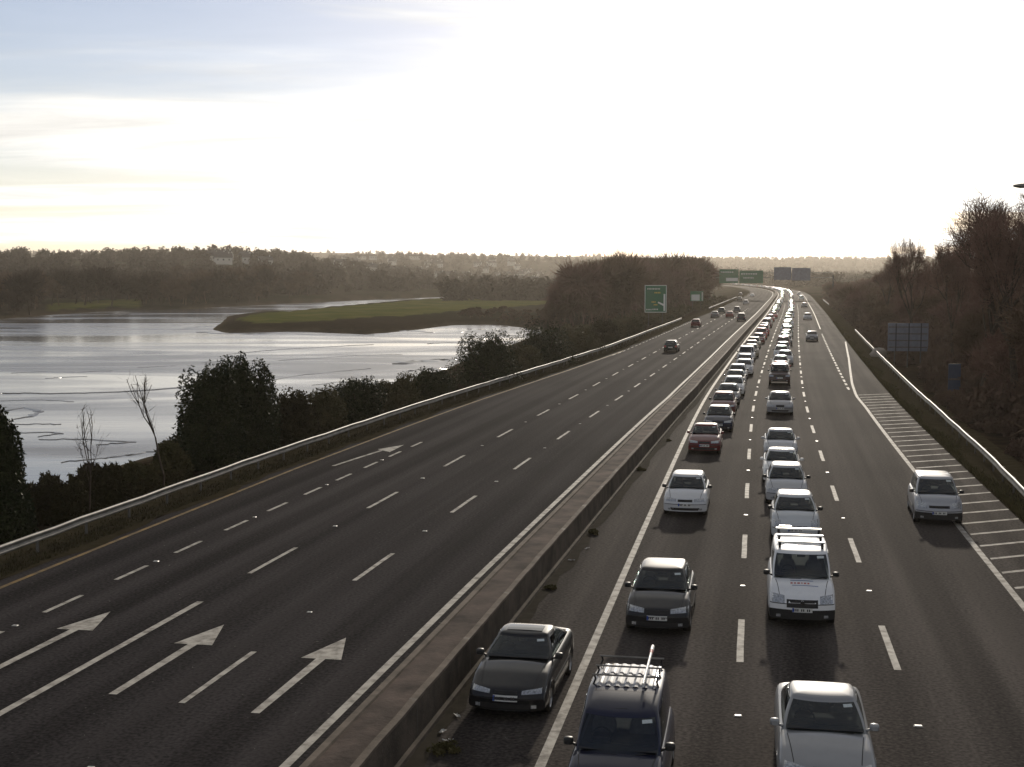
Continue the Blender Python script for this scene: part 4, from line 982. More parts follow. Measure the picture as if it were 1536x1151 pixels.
# cars driving away on the left carriageway (given by the foot of their tails)
for px, py, kind, rgb, lab in [
    (1005.5, 529, 'hatchback', (.012, .02, .02), 'dark hatchback driving away in the middle of the left carriageway, nearest of them'),
    (1043, 491, 'hatchback', (.09, .012, .014), 'dark red hatchback driving away close to the end of the guardrail'),
    (1071.5, 477, 'saloon', GREY, 'grey saloon driving away, leftmost of the cluster of five'),
    (1082, 470.5, 'hatchback', (.03, .05, .05), 'dark green hatchback driving away at the back left of the cluster of five'),
    (1094, 477, 'saloon', MAROON, 'dark red saloon driving away in the middle of the cluster of five'),
    (1105, 468.5, 'hatchback', GREY, 'grey hatchback driving away, farthest of the cluster of five'),
    (1111.5, 482, 'people carrier', (.03, .035, .05), 'dark blue people carrier driving away, nearest of the cluster of five'),
    (1118.5, 457, 'hatchback', SILVER, 'silver hatchback driving away past the cluster'),
    (1109, 451, 'saloon', (.05, .06, .06), 'dark saloon driving away beside the silver hatchback'),
    (1110.5, 444, 'hatchback', GREY, 'small grey hatchback driving away near the bend'),
    (1128, 445.5, 'saloon', WHITE, 'small white saloon driving away near the bend')]:
    p = gp(px, py); h = heading(p.y); L = TYPES[kind]['L']
    spawn(kind, p + Vector((math.sin(h) * L, math.cos(h) * L, 0)), h, rgb, 2 if p.y < 170 else 1 if p.y < 330 else 0, lab, 'car', 'cars driving away on the left carriageway')

# ------------------------------------------------------------------ plants
def gen_tree(seed, h, spread=.55, levels=5, twig=(5, .55, .022), sides=4, up=.25, trunk_frac=.28, lean=0.0, tr=.015):
    R = np.random.default_rng(seed); tv, tf, ends = [], [], []
    def tube(p0, p1, r0, r1, n):
        d = p1 - p0; d = d / (np.linalg.norm(d) + 1e-9); a = np.cross(d, [0.3, .1, 1.0] if abs(d[2]) < .95 else [1, 0, 0]); a /= np.linalg.norm(a); b = np.cross(d, a); o = len(tv)
        for p, r in ((p0, r0), (p1, r1)):
            for k in range(n): t = 2 * math.pi * k / n; tv.append(p + a * r * math.cos(t) + b * r * math.sin(t))
        for k in range(n):
            j = (k + 1) % n; tf.append((o + k, o + j, o + n + j)); tf.append((o + k, o + n + j, o + n + k))
    def grow(p, d, L, r, lv):
        segs = 3 if lv > 1 else 2; q = p.copy()
        for k in range(segs):
            d = d + R.normal(0, .11, 3) + np.array([0, 0, .04]); d /= np.linalg.norm(d); n_ = q + d * L / segs
            r0 = r * (1 - .30 * k / segs); r1 = r * (1 - .30 * (k + 1) / segs); tube(q, n_, r0, r1, max(3, sides + 1 if lv == levels else sides if lv > 2 else 3)); q = n_
            if lv <= 2: ends.append((q.copy(), d.copy(), L))
            if lv > 1 and k > 0 and R.random() < .75: 
                e = d + R.normal(0, spread, 3) + np.array([0, 0, up * .4]); e /= np.linalg.norm(e); grow(q, e, L * R.uniform(.5, .7), r1 * .5, lv - 1)
        if lv > 1:
            for k in range(R.integers(2, 4)):
                e = d + R.normal(0, spread, 3) + np.array([0, 0, up]); e /= np.linalg.norm(e); grow(q, e, L * R.uniform(.58, .78), r * .62, lv - 1)
    grow(np.zeros(3), np.array([lean, 0, 1.0]), h * trunk_frac, h * tr, levels)
    nt_, tl, tw = twig; P = np.repeat(np.array([e[0] for e in ends]), nt_, 0); D = np.repeat(np.array([e[1] for e in ends]), nt_, 0); LL_ = np.repeat(np.array([e[2] for e in ends]), nt_)
    D = D + R.normal(0, .75, D.shape) + np.array([0, 0, .15]); D /= np.linalg.norm(D, axis=1)[:, None]
    ln = tl * R.uniform(.5, 1.3, len(P)) * h / 9; st = P - D * 0 + R.normal(0, .12, P.shape) * (h / 9)
    side = np.cross(D, R.normal(0, 1, D.shape)); side /= np.linalg.norm(side, axis=1)[:, None]; w = tw * R.uniform(.6, 1.3, len(P))[:, None]
    cv = np.stack([st - side * w, st + side * w, st + D * ln[:, None]], 1).reshape(-1, 3); cf = np.arange(len(cv)).reshape(-1, 3)
    tv = np.array(tv); top = max(cv[:, 2].max(), tv[:, 2].max()); k = h / top
    return tv * k, np.array(tf), cv * k, cf
def gen_bush(seed, n, leaf, rx, h, lumps=14, cone=0.0):
    R = np.random.default_rng(seed); zc = R.uniform(.04, .72, lumps); an = R.uniform(0, 2 * math.pi, lumps); rc = np.sqrt(R.random(lumps)) * .74 * (1 - .45 * zc ** 2); c = np.stack([rc * np.cos(an), rc * np.sin(an), zc], 1)
    rad = R.uniform(.24, .40, lumps); i = R.integers(0, lumps, n); d = R.normal(0, 1, (n, 3)); d /= np.linalg.norm(d, axis=1)[:, None]
    p = c[i] + d * (rad[i] * R.uniform(.55, 1.08, n) ** .5)[:, None]; p[:, 2] = np.abs(p[:, 2])
    taper = 1 - cone * np.clip(p[:, 2], 0, 1); p[:, 0] *= rx * taper; p[:, 1] *= rx * taper; p[:, 2] *= h
    ax = R.normal(0, 1, (n, 3)); ax /= np.linalg.norm(ax, axis=1)[:, None]; b = np.cross(ax, R.normal(0, 1, (n, 3))); b /= np.linalg.norm(b, axis=1)[:, None]
    inner = R.random(n) < .15; p[inner] *= np.array([.72, .72, .85]); l = leaf * np.where(inner, 2.4, 1.0)[:, None] * R.uniform(.6, 1.4, n)[:, None]; V = np.stack([p - b * l * .35, p + b * l * .35, p + ax * l], 1).reshape(-1, 3)
    k = h / np.percentile(V[:, 2], 99.7); V[:, 2] *= k
    return V, np.arange(len(V)).reshape(-1, 3)
def join(items):
    """items: (V, F, pos, scale xyz, rz) -> one vertex and face array"""
    VV, FF, o = [], [], 0
    for V, Fc, p, s, a in items:
        c, sn = math.cos(a), math.sin(a); W = V * np.asarray(s); X = W[:, 0] * c - W[:, 1] * sn + p[0]; Y = W[:, 0] * sn + W[:, 1] * c + p[1]
        VV.append(np.stack([X, Y, W[:, 2] + p[2]], 1)); FF.append(Fc + o); o += len(V)
    return np.concatenate(VV), np.concatenate(FF)
def tz(x, y): return float(terrain(np.array([x]), np.array([y]))[0])
def px_of(p): return 768 + F_PX * p[0] / max(p[1], 1)
def y_on(off, px, lo=25, hi=900):
    """distance at which a line beside the road crosses a photo column"""
    f = off if callable(off) else (lambda Y: off); best = min(np.linspace(lo, hi, 1800), key=lambda Y: abs(px_of(rp(Y, f(Y))) - px)); return float(best)
# --- single bushes and trees of the riverside hedge
def bush_thing(px, top, wpx, matname, label, cone=0.0, dense=5200, behind=2.6, kind='shrub', leaf=.13, Yfix=None, depth=1.0):
    off = lambda Y: float(RAIL_L(Y)) - behind; Y = Yfix or y_on(off, px); p = rp(Y, off(Y)); z0 = tz(p.x, p.y) - .1; ztop = at(px, top, p.y).z; h = max(.8, ztop - z0); rx = wpx / 2 * p.y / F_PX
    t = empty(kind, (p.x, p.y, z0)); tag(t, label, 'shrub', 'shrubs along the riverside guardrail')
    V, Fc = gen_bush(int(px * 7 + top), dense, leaf, rx, h, 34, cone); link('foliage', tri_mesh('foliage', V, Fc, M[matname]), t)
    st = MB(); R = random.Random(px)
    for k in range(5): a = R.uniform(0, 6.28); st.tube((0, 0, 0), (math.cos(a) * rx * .5, math.sin(a) * rx * .5, h * .7), .05, .02, 5)
    st.build('stem', M['bark'], t); return t
bush_thing(312, 548, 124, 'leaf_dark', 'tall dark evergreen bush beside the bare sapling, left peak of the pair', .06, 34000, 3.2)
bush_thing(372, 540, 112, 'leaf_dark', 'tall dark evergreen bush, right peak of the pair', .10, 34000, 3.0)
bush_thing(-14, 612, 120, 'leaf_dark', 'dark evergreen bush cut off by the left edge', .2, 34000, 3.0)
for px, top, w, m, lab in [(85, 722, 90, 'scrub', 'low brown bramble clump just right of the leftmost evergreen'), (150, 702, 84, 'scrub', 'low bramble clump behind the thin left sapling'),
    (205, 696, 74, 'leaf_olive', 'low olive clump between the two bare saplings'), (255, 664, 66, 'leaf_olive', 'olive shrub at the foot of the taller sapling'),
    (437, 588, 74, 'scrub', 'brown shrub just right of the tall evergreen pair'), (484, 582, 74, 'leaf_olive', 'olive shrub, second right of the tall evergreen pair'),
    (537, 568, 84, 'leaf_dark', 'dark shrub, third right of the tall evergreen pair'), (594, 563, 76, 'leaf_olive', 'olive shrub, fourth right of the tall evergreen pair'),
    (645, 554, 76, 'leaf_dark', 'dark shrub left of the tall rounded shrub'), (728, 498, 104, 'leaf_dark', 'tall rounded dark shrub in front of the mud tongue'),
    (778, 516, 80, 'leaf_olive', 'olive shrub just right of the tall rounded shrub'), (818, 484, 96, 'leaf_dark', 'broad dark shrub midway along the guardrail'),
    (866, 492, 72, 'leaf_olive', 'olive shrub right of the broad dark shrub'), (905, 478, 58, 'scrub', 'brown shrub left of the large green sign'), (945, 474, 46, 'leaf_olive', 'small olive shrub below the large green sign')]:
    bush_thing(px, top, w * 1.25, m, lab, .12, 15000)
def tree_thing(p, h, seed, label, tw, cat='tree', name='bare_tree', **k):
    z0 = tz(p[0], p[1]) - .1; t = empty(name, (p[0], p[1], z0)); tag(t, label, cat)
    a, b, c, d = gen_tree(seed, h, **k); link('trunk', tri_mesh('trunk', a, b, M['bark']), t); link('crown', tri_mesh('crown', c, d, M[tw]), t); return t
for px, top, seed, lab in [(122, 592, 3, 'thin bare sapling near the left edge, the shorter of two'), (238, 545, 14, 'slender bare sapling, the taller of two, left of the evergreens')]:
    off = lambda Y: float(RAIL_L(Y)) - 1.6; Y = y_on(off, px); p = rp(Y, off(Y)); h = at(px, top, p.y).z - tz(p.x, p.y)
    tree_thing((p.x, p.y), h, seed, lab, 'bark', levels=3, spread=.32, twig=(2, .7, .009), up=.45, trunk_frac=.40, tr=.0075)
# --- woods
TPL = [gen_tree(100 + i, 9.0, spread=.5, levels=5, twig=(4, .75, .030), sides=3, trunk_frac=.24, tr=.011) for i in range(4)]
LOW = [gen_tree(200 + i, 9.0, spread=.6, levels=4, twig=(7, 1.5, .085), sides=3, trunk_frac=.26) for i in range(4)]
BUSHT = [gen_bush(300 + i, 1300, .17, 1.0, 1.0, 16) for i in range(4)]
def merged(tp): a, b, c, d = tp; return np.concatenate([a, c]), np.concatenate([b, d + len(a)])
TPLM = [merged(t) for t in TPL]; LOWM = [merged(t) for t in LOW]
def wood(name, items, m, label, cat='wood'):
    V, Fc = join(items); return tag(link(name, tri_mesh(name, V, Fc, M[m])), label, cat, kind='stuff')
def right_wood():
    R = random.Random(3); a, b, c = [], [], []
    n = 0
    while n < 230:
        Y = 34 + 560 * R.random() ** 1.9; off = 15.5 + 48 * R.random() ** 1.3; p = rp(Y, off)
        if px_of(p) > 1900: continue
        if 1318 < px_of(p) < 1465 and Y < 142 and off < 24 and R.random() < .9: continue       # cleared strip in front of the signs
        n += 1; h = R.uniform(6.0, 9.0) * float(np.interp(Y, [60, 88, 125, 400], [1.38, 1.12, .80, .90])); s = h / 9; k = R.randrange(4); src = TPLM if Y < 190 else LOWM
        (a if R.random() < .6 else b).append((*src[k], (p.x, p.y, tz(p.x, p.y) - .1), (s * 1.15, s * 1.15, s), R.uniform(0, 6.28)))
    for i in range(1300):
        Y = 30 + 500 * R.random() ** 1.7; off = 13.6 + 26 * R.random() ** 1.9; p = rp(Y, off)
        if px_of(p) > 1800: continue
        if 1322 < px_of(p) < 1400 and 110 < Y < 138: continue
        h = R.uniform(1.0, 3.2) * (1 if off > 15 else .4); r = R.uniform(.9, 1.9) * (1 if off > 15 else .5); c.append((*BUSHT[R.randrange(4)], (p.x, p.y, tz(p.x, p.y) - .1), (r, r, h), R.uniform(0, 6.28)))
    wood('roadside_wood', a, 'twig_red', 'dense reddish bare woodland on the bank at the right'); wood('roadside_wood', b, 'twig_brown', 'brown bare trees mixed through the woodland on the right bank')
    wood('undergrowth', c, 'under', 'tangled brown undergrowth below the trees on the right bank', 'undergrowth')
right_wood()
for px, top, Y, seed, lab, w in [(1375, 334, 150, 31, 'bare tree with a fine round crown standing above the right-hand wood', 1.0), (1480, 303, 96, 44, 'large spreading bare tree rising at the right edge of the wood', 1.0),
                             (1436, 340, 118, 52, 'bare tree between the round-crowned tree and the large spreading one', 1.0), (1532, 296, 82, 61, 'tall bare tree cut off by the right edge above the wood', 1.0), (1334, 370, 215, 77, 'low rounded bare tree where the right-hand wood drops to the road', 1.0)]:
    p = at(px, top, Y); z0 = tz(p.x, Y); t_ = tree_thing((p.x, Y), (p.z - z0) * (1.14 if px > 1450 else 1.0), seed, lab, 'twig_red', levels=6, spread=.42, twig=(3, .55, .016), sides=3, trunk_frac=.24); t_.scale = (.58, .58, 1) if px < 1450 else (.85, .85, 1)
def mid_wood():
    R = random.Random(8); a, b, c = [], [], []; n = 0
    skyline = lambda px: float(np.interp(px, [820, 845, 880, 920, 980, 1020, 1050, 1066, 1078], [452, 418, 396, 381, 373, 372, 366, 376, 402]))
    while n < 210:
        Y = R.uniform(285, 640); off = -(22 + 95 * R.random() ** 1.2); p = rp(Y, off); px = px_of(p)
        if not 826 < px < 1056: continue
        if 950 < px < 1062 and Y < 372: continue                  # kept clear in front of the two green signs
        z0 = tz(p.x, p.y); hmax = at(px, skyline(px), p.y).z - z0
        if hmax < 3: continue
        h = min(hmax * R.uniform(.85, 1.14), R.uniform(14, 23)); n += 1; s = h / 9; k = R.randrange(4)
        (a if R.random() < .55 else b).append((*LOWM[k], (p.x, p.y, z0 - .1), (s * .85, s * .85, s), R.uniform(0, 6.28)))
    for i in range(200):
        Y = R.uniform(225, 480); off = -(20.5 + 22 * R.random()); p = rp(Y, off)
        if 960 < px_of(p) < 1006 and Y < 262 or 1030 < px_of(p) < 1060 and Y < 356: continue
        h = R.uniform(.8, 2.6); r = R.uniform(1, 2.4)
        c.append((*BUSHT[R.randrange(4)], (p.x, p.y, tz(p.x, p.y) - .1), (r, r, h), R.uniform(0, 6.28)))
    wood('hill_wood', a, 'twig_brown', 'dense brown woodland on the rise behind the green signs'); wood('hill_wood', b, 'twig_red', 'reddish bare trees mixed through the wood behind the green signs')
    wood('undergrowth', c, 'leaf_olive', 'olive undergrowth below the wood and round the large green sign', 'undergrowth')
mid_wood()
def river_scrub():
    """reeds and brush at the near shore and the meadow's edge"""
    R = random.Random(21); a, b = [], []
    for i in range(170):
        Y = 30 + 200 * R.random(); off = float(EE(Y)) - 5 - 10 * R.random(); p = rp(Y, off)
        if poly_sd(np.array([p.x]), np.array([p.y]), river)[0] < 1: continue
        r = R.uniform(.8, 1.8); a.append((*BUSHT[R.randrange(4)], (p.x, p.y, tz(p.x, p.y) - .15), (r, r, R.uniform(.7, 1.7)), R.uniform(0, 6.28)))
    for i in range(150):
        q = gp(R.uniform(690, 850), R.uniform(468, 492), -2.5); 
        if poly_sd(np.array([q.x]), np.array([q.y]), river)[0] < 3: continue
        s = R.uniform(.14, .30); b.append((*LOWM[R.randrange(4)], (q.x, q.y, tz(q.x, q.y) - .1), (s * 1.3, s * 1.3, s), R.uniform(0, 6.28)))
    wood('bank_scrub', a, 'scrub', 'low brown scrub on the bank between the guardrail and the river', 'scrub'); wood('meadow_brush', b, 'twig_brown', 'leafless brush at the right end of the green meadow', 'brush')
river_scrub()
HOUSE_SPOTS = []
_R = random.Random(77)
for i in range(10): HOUSE_SPOTS.append((_R.uniform(318, 420), _R.uniform(960, 1110), 'hill'))
for i in range(58): HOUSE_SPOTS.append((_R.uniform(510, 815), 1260 + 780 * _R.random() ** 1.4, 'town'))
def far_trees():
    R = random.Random(12); a, b, d = [], [], []
    # trees along the far bank
    for i in range(120):
        px = R.uniform(-60, 470); Yb = float(np.interp(px, [-60, 0, 165, 297, 400, 498], [370, 395, 492, 520, 600, 650])); Y = Yb + 14 + 170 * R.random() ** 1.5
        X = (px - 768) / F_PX * Y
        if 75 < px < 215 and Y < Yb + 80 and R.random() < .9: continue
        h = R.uniform(8, 17); s = h / 9; (a if R.random() < .6 else b).append((*LOWM[R.randrange(4)], (X, Y, tz(X, Y) - .2), (s, s, s), R.uniform(0, 6.28)))
    small = []
    for i in range(4):
        V, Fc = gen_bush(400 + i, 240, .16, .55, 1.0, 9); small.append((V, Fc))
    cand = []
    for i in range(2600):
        px = R.uniform(-80, 900); Y = 620 + 3300 * R.random() ** 1.6; X = (px - 768) / F_PX * Y
        cand.append((X, Y, R.uniform(5, 12)))
    cx_, cy_ = np.array([c[0] for c in cand]), np.array([c[1] for c in cand]); sd_ = poly_sd(cx_, cy_, river); zz = terrain(cx_, cy_)
    hp_ = np.array([(a, b) for a, b, _ in HOUSE_SPOTS])
    for (X, Y, h), q_, z_ in zip(cand, sd_, zz):
        pc = 768 + F_PX * X / Y
        if np.any((abs(hp_[:, 0] - pc) < 6) & (Y < hp_[:, 1] + 12) & (Y > hp_[:, 1] - 130)): continue      # gardens and fields below the houses
        if q_ > 25: d.append((*small[R.randrange(4)], (X, Y, z_ - .3), (h, h, h), R.uniform(0, 6.28)))
    for i in range(1500):
        px = R.uniform(1030, 1420); Y = 900 + 3200 * R.random(); X = (px - 768) / F_PX * Y; h = R.uniform(5, 11)
        o = X - float(xref(min(Y, 1700)))
        if -40 < o < 24 and Y < 1600: continue
        d.append((*small[R.randrange(4)], (X, Y, tz(X, Y) - .3), (h, h, h), R.uniform(0, 6.28)))
    wood('far_bank_wood', a, 'twig_grey', 'grey-brown bare trees along the far bank of the river'); wood('far_bank_wood', b, 'twig_brown', 'darker brown trees among the woods on the far bank')
    wood('distant_wood', d, 'twig_grey', 'distant woods covering the hillsides beyond the river')
far_trees()
lowmesh = [(tri_mesh('trunk', t[0], t[1], M['bark']), tri_mesh('crown', t[2], t[3], M['twig_grey'])) for t in LOW]
for i, (px, Y, h, lab) in enumerate([(45, 430, 16, 'broad dark tree on the far bank near the left edge'), (128, 520, 17, 'dark tree on the far bank standing behind the green field'), (168, 508, 16, 'dark tree on the far bank at the right end of the green field'),
    (215, 530, 14, 'dark tree on the far bank just right of the green field'), (300, 548, 12, 'dark tree on the far bank above the tip of the green spit'), (390, 612, 17, 'pointed dark tree on the far bank, tallest of those right of the spit tip')]):
    X = (px - 768) / F_PX * Y; t = empty('bank_tree', (X, Y, tz(X, Y) - .2)); tag(t, lab, 'tree', 'single trees on the far bank'); s = h / 9
    for n_, me in zip(('trunk', 'crown'), lowmesh[i % 4]): o = link(n_, me, t); o.scale = (s * (.6 if i == 5 else 1.1), s * (.6 if i == 5 else 1.1), s)
# --- grass and weeds
def blades(name, pts, h, m, label):
    R = np.random.default_rng(5); P = np.array(pts); n = len(P); d = R.normal(0, .35, (n, 3)); d[:, 2] = 1; d /= np.linalg.norm(d, axis=1)[:, None]; s = R.normal(0, 1, (n, 3)); s[:, 2] = 0; s /= np.linalg.norm(s, axis=1)[:, None]
    L = h * R.uniform(.4, 1.3, (n, 1)); V = np.stack([P - s * .02, P + s * .02, P + d * L], 1).reshape(-1, 3); return tag(link(name, tri_mesh(name, V, np.arange(3 * n).reshape(-1, 3), M[m])), label, 'grass', kind='stuff')
R_ = random.Random(4)
blades('grass_verge', [tuple(rp(Y, 10.32 + abs(R_.gauss(0, .30)) * (1 + .6 * math.sin(Y * .35)), 0)) for Y in [28 + 240 * R_.random() ** 1.6 for _ in range(26000)]], .20, 'grass', 'rough grass along the right edge of the pavement')
blades('grass_verge', [tuple(rp(Y, float(EE(Y)) - .7 - abs(R_.gauss(0, .8)), 0)) for Y in [25 + 160 * R_.random() ** 1.5 for _ in range(16000)]], .15, 'scrub', 'dry grass below the guardrail beside the river')
for i, (px, py, s, lab) in enumerate([(962, 706, .30, 'weed clump by the barrier beside the pale silver hatchback'), (893, 801, .34, 'weed clump by the barrier left of the black hatchback'), (1002, 662, .22, 'weed clump by the barrier beside the dark red saloon'), (826, 884, .24, 'weed clump by the barrier behind the black saloon'), (668, 1128, .35, 'weed clump by the barrier ahead of the black saloon')]):
    p = gp(px, py); t = tag(link('weed_clump', tri_mesh('weed_clump', *gen_bush(700 + i, 700, .06, s * 1.2, s * .7, 9), M['grass'])), lab, 'weed', 'weeds at the foot of the barrier'); t.scale = (.8, .8, .8); t.location = (p.x, p.y, 0)
for i, (px, py, lab) in enumerate([(672, 1113, 'scrap of pale litter by the barrier, nearest the bottom edge'), (663, 1100, 'small scrap of litter beside the nearest pale scrap'), (686, 1076, 'scrap of litter by the front wheel of the black saloon'), (857, 842, 'scrap of litter by the barrier behind the black saloon'), (881, 824, 'farther scrap of litter by the barrier')]):
    p = gp(px, py); mb = MB(); R = random.Random(i); n = 5
    mb.grid([[(x * .055 + R.uniform(-.01, .01), y * .04 + R.uniform(-.01, .01), .012 + R.uniform(0, .045)) for x in range(-2, 3)] for y in range(-1, 2)]); o = mb.build('litter', M['litter'], None); o.location = (p.x, p.y, .012); o.rotation_euler = (0, 0, i); tag(o, lab, 'litter', 'litter along the barrier')

# ------------------------------------------------------------------ signs and gantry
def sign(px0, py0, px1, py1, Y, label, face, back, posts=2, name='road_sign', face_cam=True, draw=None, cat='sign'):
    a = at(px0, py1, Y); b = at(px1, py0, Y); w = b.x - a.x; h = b.z - a.z; cx = (a.x + b.x) / 2; z0 = tz(cx, Y) - .1
    t = empty(name, (cx, Y, z0), -heading(Y) * .6); tag(t, label, cat); zb = a.z - z0; zt_ = b.z - z0
    mb = MB(); mb.box((0, 0, (zb + zt_) / 2), (w, .06, h)); mb.build('panel', M[face if face_cam else back], t)
    for k in range(posts):
        x = (-.32 + .64 * k / max(1, posts - 1)) * w if posts > 1 else 0; mb = MB(); mb.tube((x, .09, -.3), (x, .09, zt_ - .1), .06, .06, 8); mb.build('post', M['galv_dull'], t)
    if draw: draw(t, w, h, zb)
    return t
def plate(t, x0, x1, z0, z1, m, name, y=-.036): mb = MB(); mb.box(((x0 + x1) / 2, y, (z0 + z1) / 2), (x1 - x0, .012, z1 - z0)); return mb.build(name, M[m], t)
def big_face(t, w, h, zb):
    e = .05 * w
    for x0, x1, z0, z1 in ((-w / 2, w / 2, zb + h - e * .6, zb + h), (-w / 2, w / 2, zb, zb + e * .6), (-w / 2, -w / 2 + e * .6, zb, zb + h), (w / 2 - e * .6, w / 2, zb, zb + h)): plate(t, x0, x1, z0, z1, 'sign_white', 'border')
    plate(t, w * .36, w * .44, zb + .06 * h, zb + .68 * h, 'sign_white', 'route_stem', -.04)
    mb = MB(); mb.add([(w * .40, -.045, zb + .22 * h), (w * .40, -.045, zb + .30 * h), (w * .12, -.045, zb + .40 * h), (w * .10, -.045, zb + .35 * h)], [(0, 1, 2, 3)]); mb.build('route_branch', M['sign_white'], t)
    for k, (x0, x1, z, m) in enumerate(((-.38, -.05, .84, 'sign_white'), (-.1, .22, .84, 'sign_white'), (-.05, .24, .70, 'sign_yellow'), (-.18, .02, .36, 'sign_yellow'), (-.08, .1, .26, 'sign_yellow'), (-.42, -.16, .08, 'sign_white'), (-.14, .14, .09, 'sign_white'))):
        n = max(3, int((x1 - x0) * 16)); 
        for i in range(n): xa = (x0 + (x1 - x0) * i / n) * w; plate(t, xa, xa + (x1 - x0) / n * w * .55, zb + z * h, zb + (z + .05) * h, m, 'lettering')
sign(967, 428, 1000, 469, 262, 'large green direction sign with a white route line in front of the wood', 'sign_green', 'sign_back', 2, draw=big_face)
def small_face(t, w, h, zb):
    plate(t, -w * .42, w * .22, zb + .06 * h, zb + .66 * h, 'sign_white', 'white_panel')
    plate(t, w * .38, w * .46, zb + .05 * h, zb + .9 * h, 'sign_white', 'route_stem')
sign(1035.5, 437, 1055, 452, 355, 'small green sign with a white panel by the far guardrail', 'sign_green', 'sign_back', 2, draw=small_face)
def back_ribs(t, w, h, zb):
    for k in range(4): plate(t, -w * .48, w * .48, zb + (.12 + .24 * k) * h, zb + (.16 + .24 * k) * h, 'galv_dull', 'stiffener', -.05)
    for x in (-.3, .02, .32): plate(t, w * x - .05, w * x + .05, zb, zb + h, 'steel_dark', 'channel', -.085)
sign(1332, 485, 1392, 527, 134, 'back of a wide grey-blue road sign on posts behind the right guardrail', 'sign_back', 'sign_back', 3, draw=back_ribs)
sign(1422, 546, 1441, 592, 100, 'narrow dark blue sign seen from behind under the trees on the right', 'sign_blue', 'sign_blue', 2, draw=lambda t, w, h, zb: plate(t, -w * .46, w * .46, zb + .47 * h, zb + .53 * h, 'galv_dull', 'stiffener'))
def gantry():
    Y = 500; hd = heading(Y); xl = at(1064, 440, Y).x; xr = at(1250, 440, Y).x; cx = (xl + xr) / 2; t = empty('sign_gantry', (cx, Y, 0), 0); tag(t, 'overhead sign gantry spanning both carriageways with green boards and grey board backs', 'gantry')
    hz = at(1100, 413, Y).z
    for x in (xl - cx, xr - cx): mb = MB(); mb.box((x, .6, hz / 2), (.55, .55, hz)); mb.build('leg', M['steel_dark'], t)
    for dz in (-.9, .9):
        mb = MB(); mb.box(((xl + xr) / 2 - cx, .6, hz + dz), (xr - xl, .3, .3)); mb.build('beam', M['galv'], t)
    n = 22
    for k in range(n):
        x0 = xl - cx + (xr - xl) * k / n; x1 = xl - cx + (xr - xl) * (k + 1) / n; mb = MB(); mb.tube((x0, .6, hz - .9 if k % 2 else hz + .9), (x1, .6, hz + .9 if k % 2 else hz - .9), .07, .07, 5); mb.build('brace', M['galv_dull'], t)
    def board(p0, p1, q0, q1, m, name):
        a = at(p0, q1, Y); b = at(p1, q0, Y); mb = MB(); mb.box(((a.x + b.x) / 2 - cx, .25, (a.z + b.z) / 2), (b.x - a.x, .12, b.z - a.z)); return mb.build(name, M[m], t)
    board(1079, 1108, 404, 425, 'sign_green', 'green_board'); board(1109, 1145, 406, 425, 'sign_green', 'green_board'); board(1161, 1187, 401, 420, 'sign_back', 'grey_board'); board(1188, 1216, 402, 421, 'sign_back', 'grey_board')
    a = at(1089, 422, Y); b = at(1107, 417, Y); mb = MB(); mb.box(((a.x + b.x) / 2 - cx, .17, (a.z + b.z) / 2), (b.x - a.x, .02, b.z - a.z)); mb.build('white_panel', M['sign_white'], t)
    for p0, p1, q in ((1082, 1102, 407.5), (1113, 1138, 410), (1116, 1132, 416)):
        a = at(p0, q + 2, Y); b = at(p1, q, Y); n = 7
        for i in range(n): mb = MB(); x = a.x + (b.x - a.x) * i / n; mb.box((x - cx, .17, (a.z + b.z) / 2), ((b.x - a.x) / n * .6, .02, b.z - a.z)); mb.build('lettering', M['sign_white'], t)
gantry()
# street lamp whose head reaches into the frame at the right
hp = at(1526, 279, 46); bx = 20.8; t = empty('street_lamp', (bx, 46, tz(bx, 46) - .1)); tag(t, 'street lamp whose grey head just enters the frame at the upper right', 'street lamp'); iv = -t.location
mb = MB(); mb.tube(Vector((bx, 46, t.location.z)) + iv, Vector((bx, 46, hp.z - .2)) + iv, .11, .06, 10); mb.build('column', M['galv_dull'], t)
mb = MB(); mb.tube(Vector((bx, 46, hp.z - .25)) + iv, Vector((hp.x + .5, 46, hp.z + .0)) + iv, .045, .04, 8); mb.build('arm', M['galv_dull'], t)
mb = MB(); rows = []
for k, (x, w, h) in enumerate(((.6, .06, .05), (.45, .12, .08), (.1, .15, .08), (-.12, .08, .04))): rows.append([(hp.x + x - bx, w * math.cos(a), hp.z - t.location.z + h * math.sin(a)) for a in np.linspace(0, 2 * math.pi, 10, endpoint=False)])
mb.grid(rows, closed=True); mb.add(rows[-1], [tuple(range(10))]); mb.build('lamp_head', M['galv'], t, True)
# pale boulder on the bank
p = at(1319, 482, 152); mb = MB(); R = random.Random(2); rows = []
for j in range(7):
    f = math.pi * j / 6; rows.append([(1.0 * math.sin(f) * math.cos(a) * R.uniform(.8, 1.15), .7 * math.sin(f) * math.sin(a) * R.uniform(.8, 1.15), .75 * math.cos(f) * R.uniform(.85, 1.1)) for a in np.linspace(0, 2 * math.pi, 12, endpoint=False)])
mb.grid(rows, closed=True); o = mb.build('boulder', M['rock'], None, True); o.location = (p.x, p.y, tz(p.x, p.y) + .35); tag(o, 'pale boulder on the bank just left of the grey sign back', 'boulder')

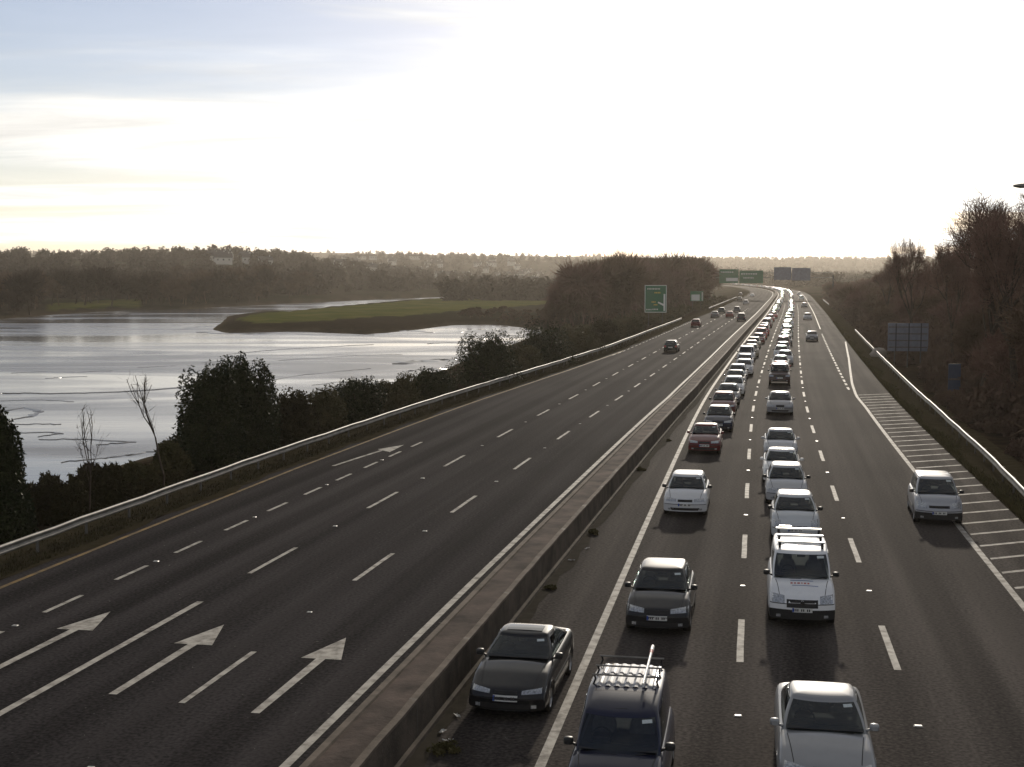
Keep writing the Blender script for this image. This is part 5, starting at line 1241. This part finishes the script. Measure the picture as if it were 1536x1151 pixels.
# ------------------------------------------------------------------ houses on the far slopes
def house_meshes(w, d, h, seed):
    wall = MB(); wall.box((0, 0, h / 2), (w, d, h)); wall.add([(-w / 2, -d / 2, h), (-w / 2, d / 2, h), (-w / 2, 0, h + d * .38), (w / 2, -d / 2, h), (w / 2, d / 2, h), (w / 2, 0, h + d * .38)], [(0, 1, 2), (3, 5, 4)])
    rf = MB(); o = .35; z = h - .1; t = h + d * .38 + .12
    for sd in (-1, 1): rf.add([(-w / 2 - o, sd * (d / 2 + o), z), (w / 2 + o, sd * (d / 2 + o), z), (w / 2 + o, 0, t), (-w / 2 - o, 0, t), (-w / 2 - o, sd * (d / 2 + o), z + .2), (w / 2 + o, sd * (d / 2 + o), z + .2), (w / 2 + o, 0, t + .2), (-w / 2 - o, 0, t + .2)],
        [(0, 1, 2, 3), (4, 5, 6, 7), (0, 1, 5, 4), (1, 2, 6, 5), (3, 0, 4, 7)])
    ch = MB(); ch.box((w * .32, 0, t + .35), (.7, .9, 1.3))
    wn = []
    for i in range(3): g = MB(); g.box((-w * .32 + w * .32 * i, -d / 2 - .03, h * .70), (1.1, .06, 1.2)); wn.append(g.mesh('window', M['glass']))
    return wall.mesh('wall', M['house_wall']), rf.mesh('roof', M['house_roof']), ch.mesh('chimney', M['house_wall']), wn
HM = [house_meshes(w, d, h, i) for i, (w, d, h) in enumerate(((10, 7.5, 5.2), (13, 8, 5.4), (8, 7, 5.0)))]
R = random.Random(78)
for px, Y, zone in HOUSE_SPOTS:
    X = (px - 768) / F_PX * Y; t = empty('house', (X, Y, tz(X, Y) - .3), R.uniform(-.6, .6)); wm, rm, cm, wn = HM[R.randrange(3)]
    tag(t, 'pale house among those scattered on the wooded hillside above the green spit' if zone == 'hill' else 'pale house in the hazy town on the slope beyond the meadow', 'house', 'houses on the hillside' if zone == 'hill' else 'houses of the far town')
    link('wall', wm, t); r_ = link('roof', rm, t); link('chimney', cm, r_)
    for g in wn: link('window', g, t)

# ------------------------------------------------------------------ haze
hz = MB(); hz.box((0, 0, 52), (13400, 13400, 120)); m = bpy.data.materials.new('haze'); m.use_nodes = True; nt = m.node_tree; nt.nodes.remove(nt.nodes['Principled BSDF'])
pv = nt.nodes.new('ShaderNodeVolumePrincipled'); pv.inputs['Color'].default_value = (.95, .87, .76, 1); pv.inputs['Density'].default_value = .0001; pv.inputs['Anisotropy'].default_value = .55
nt.links.new(pv.outputs[0], nt.nodes['Material Output'].inputs['Volume'])
tag(hz.build('haze', m), 'pale evening haze over the whole estuary', 'haze', kind='stuff')
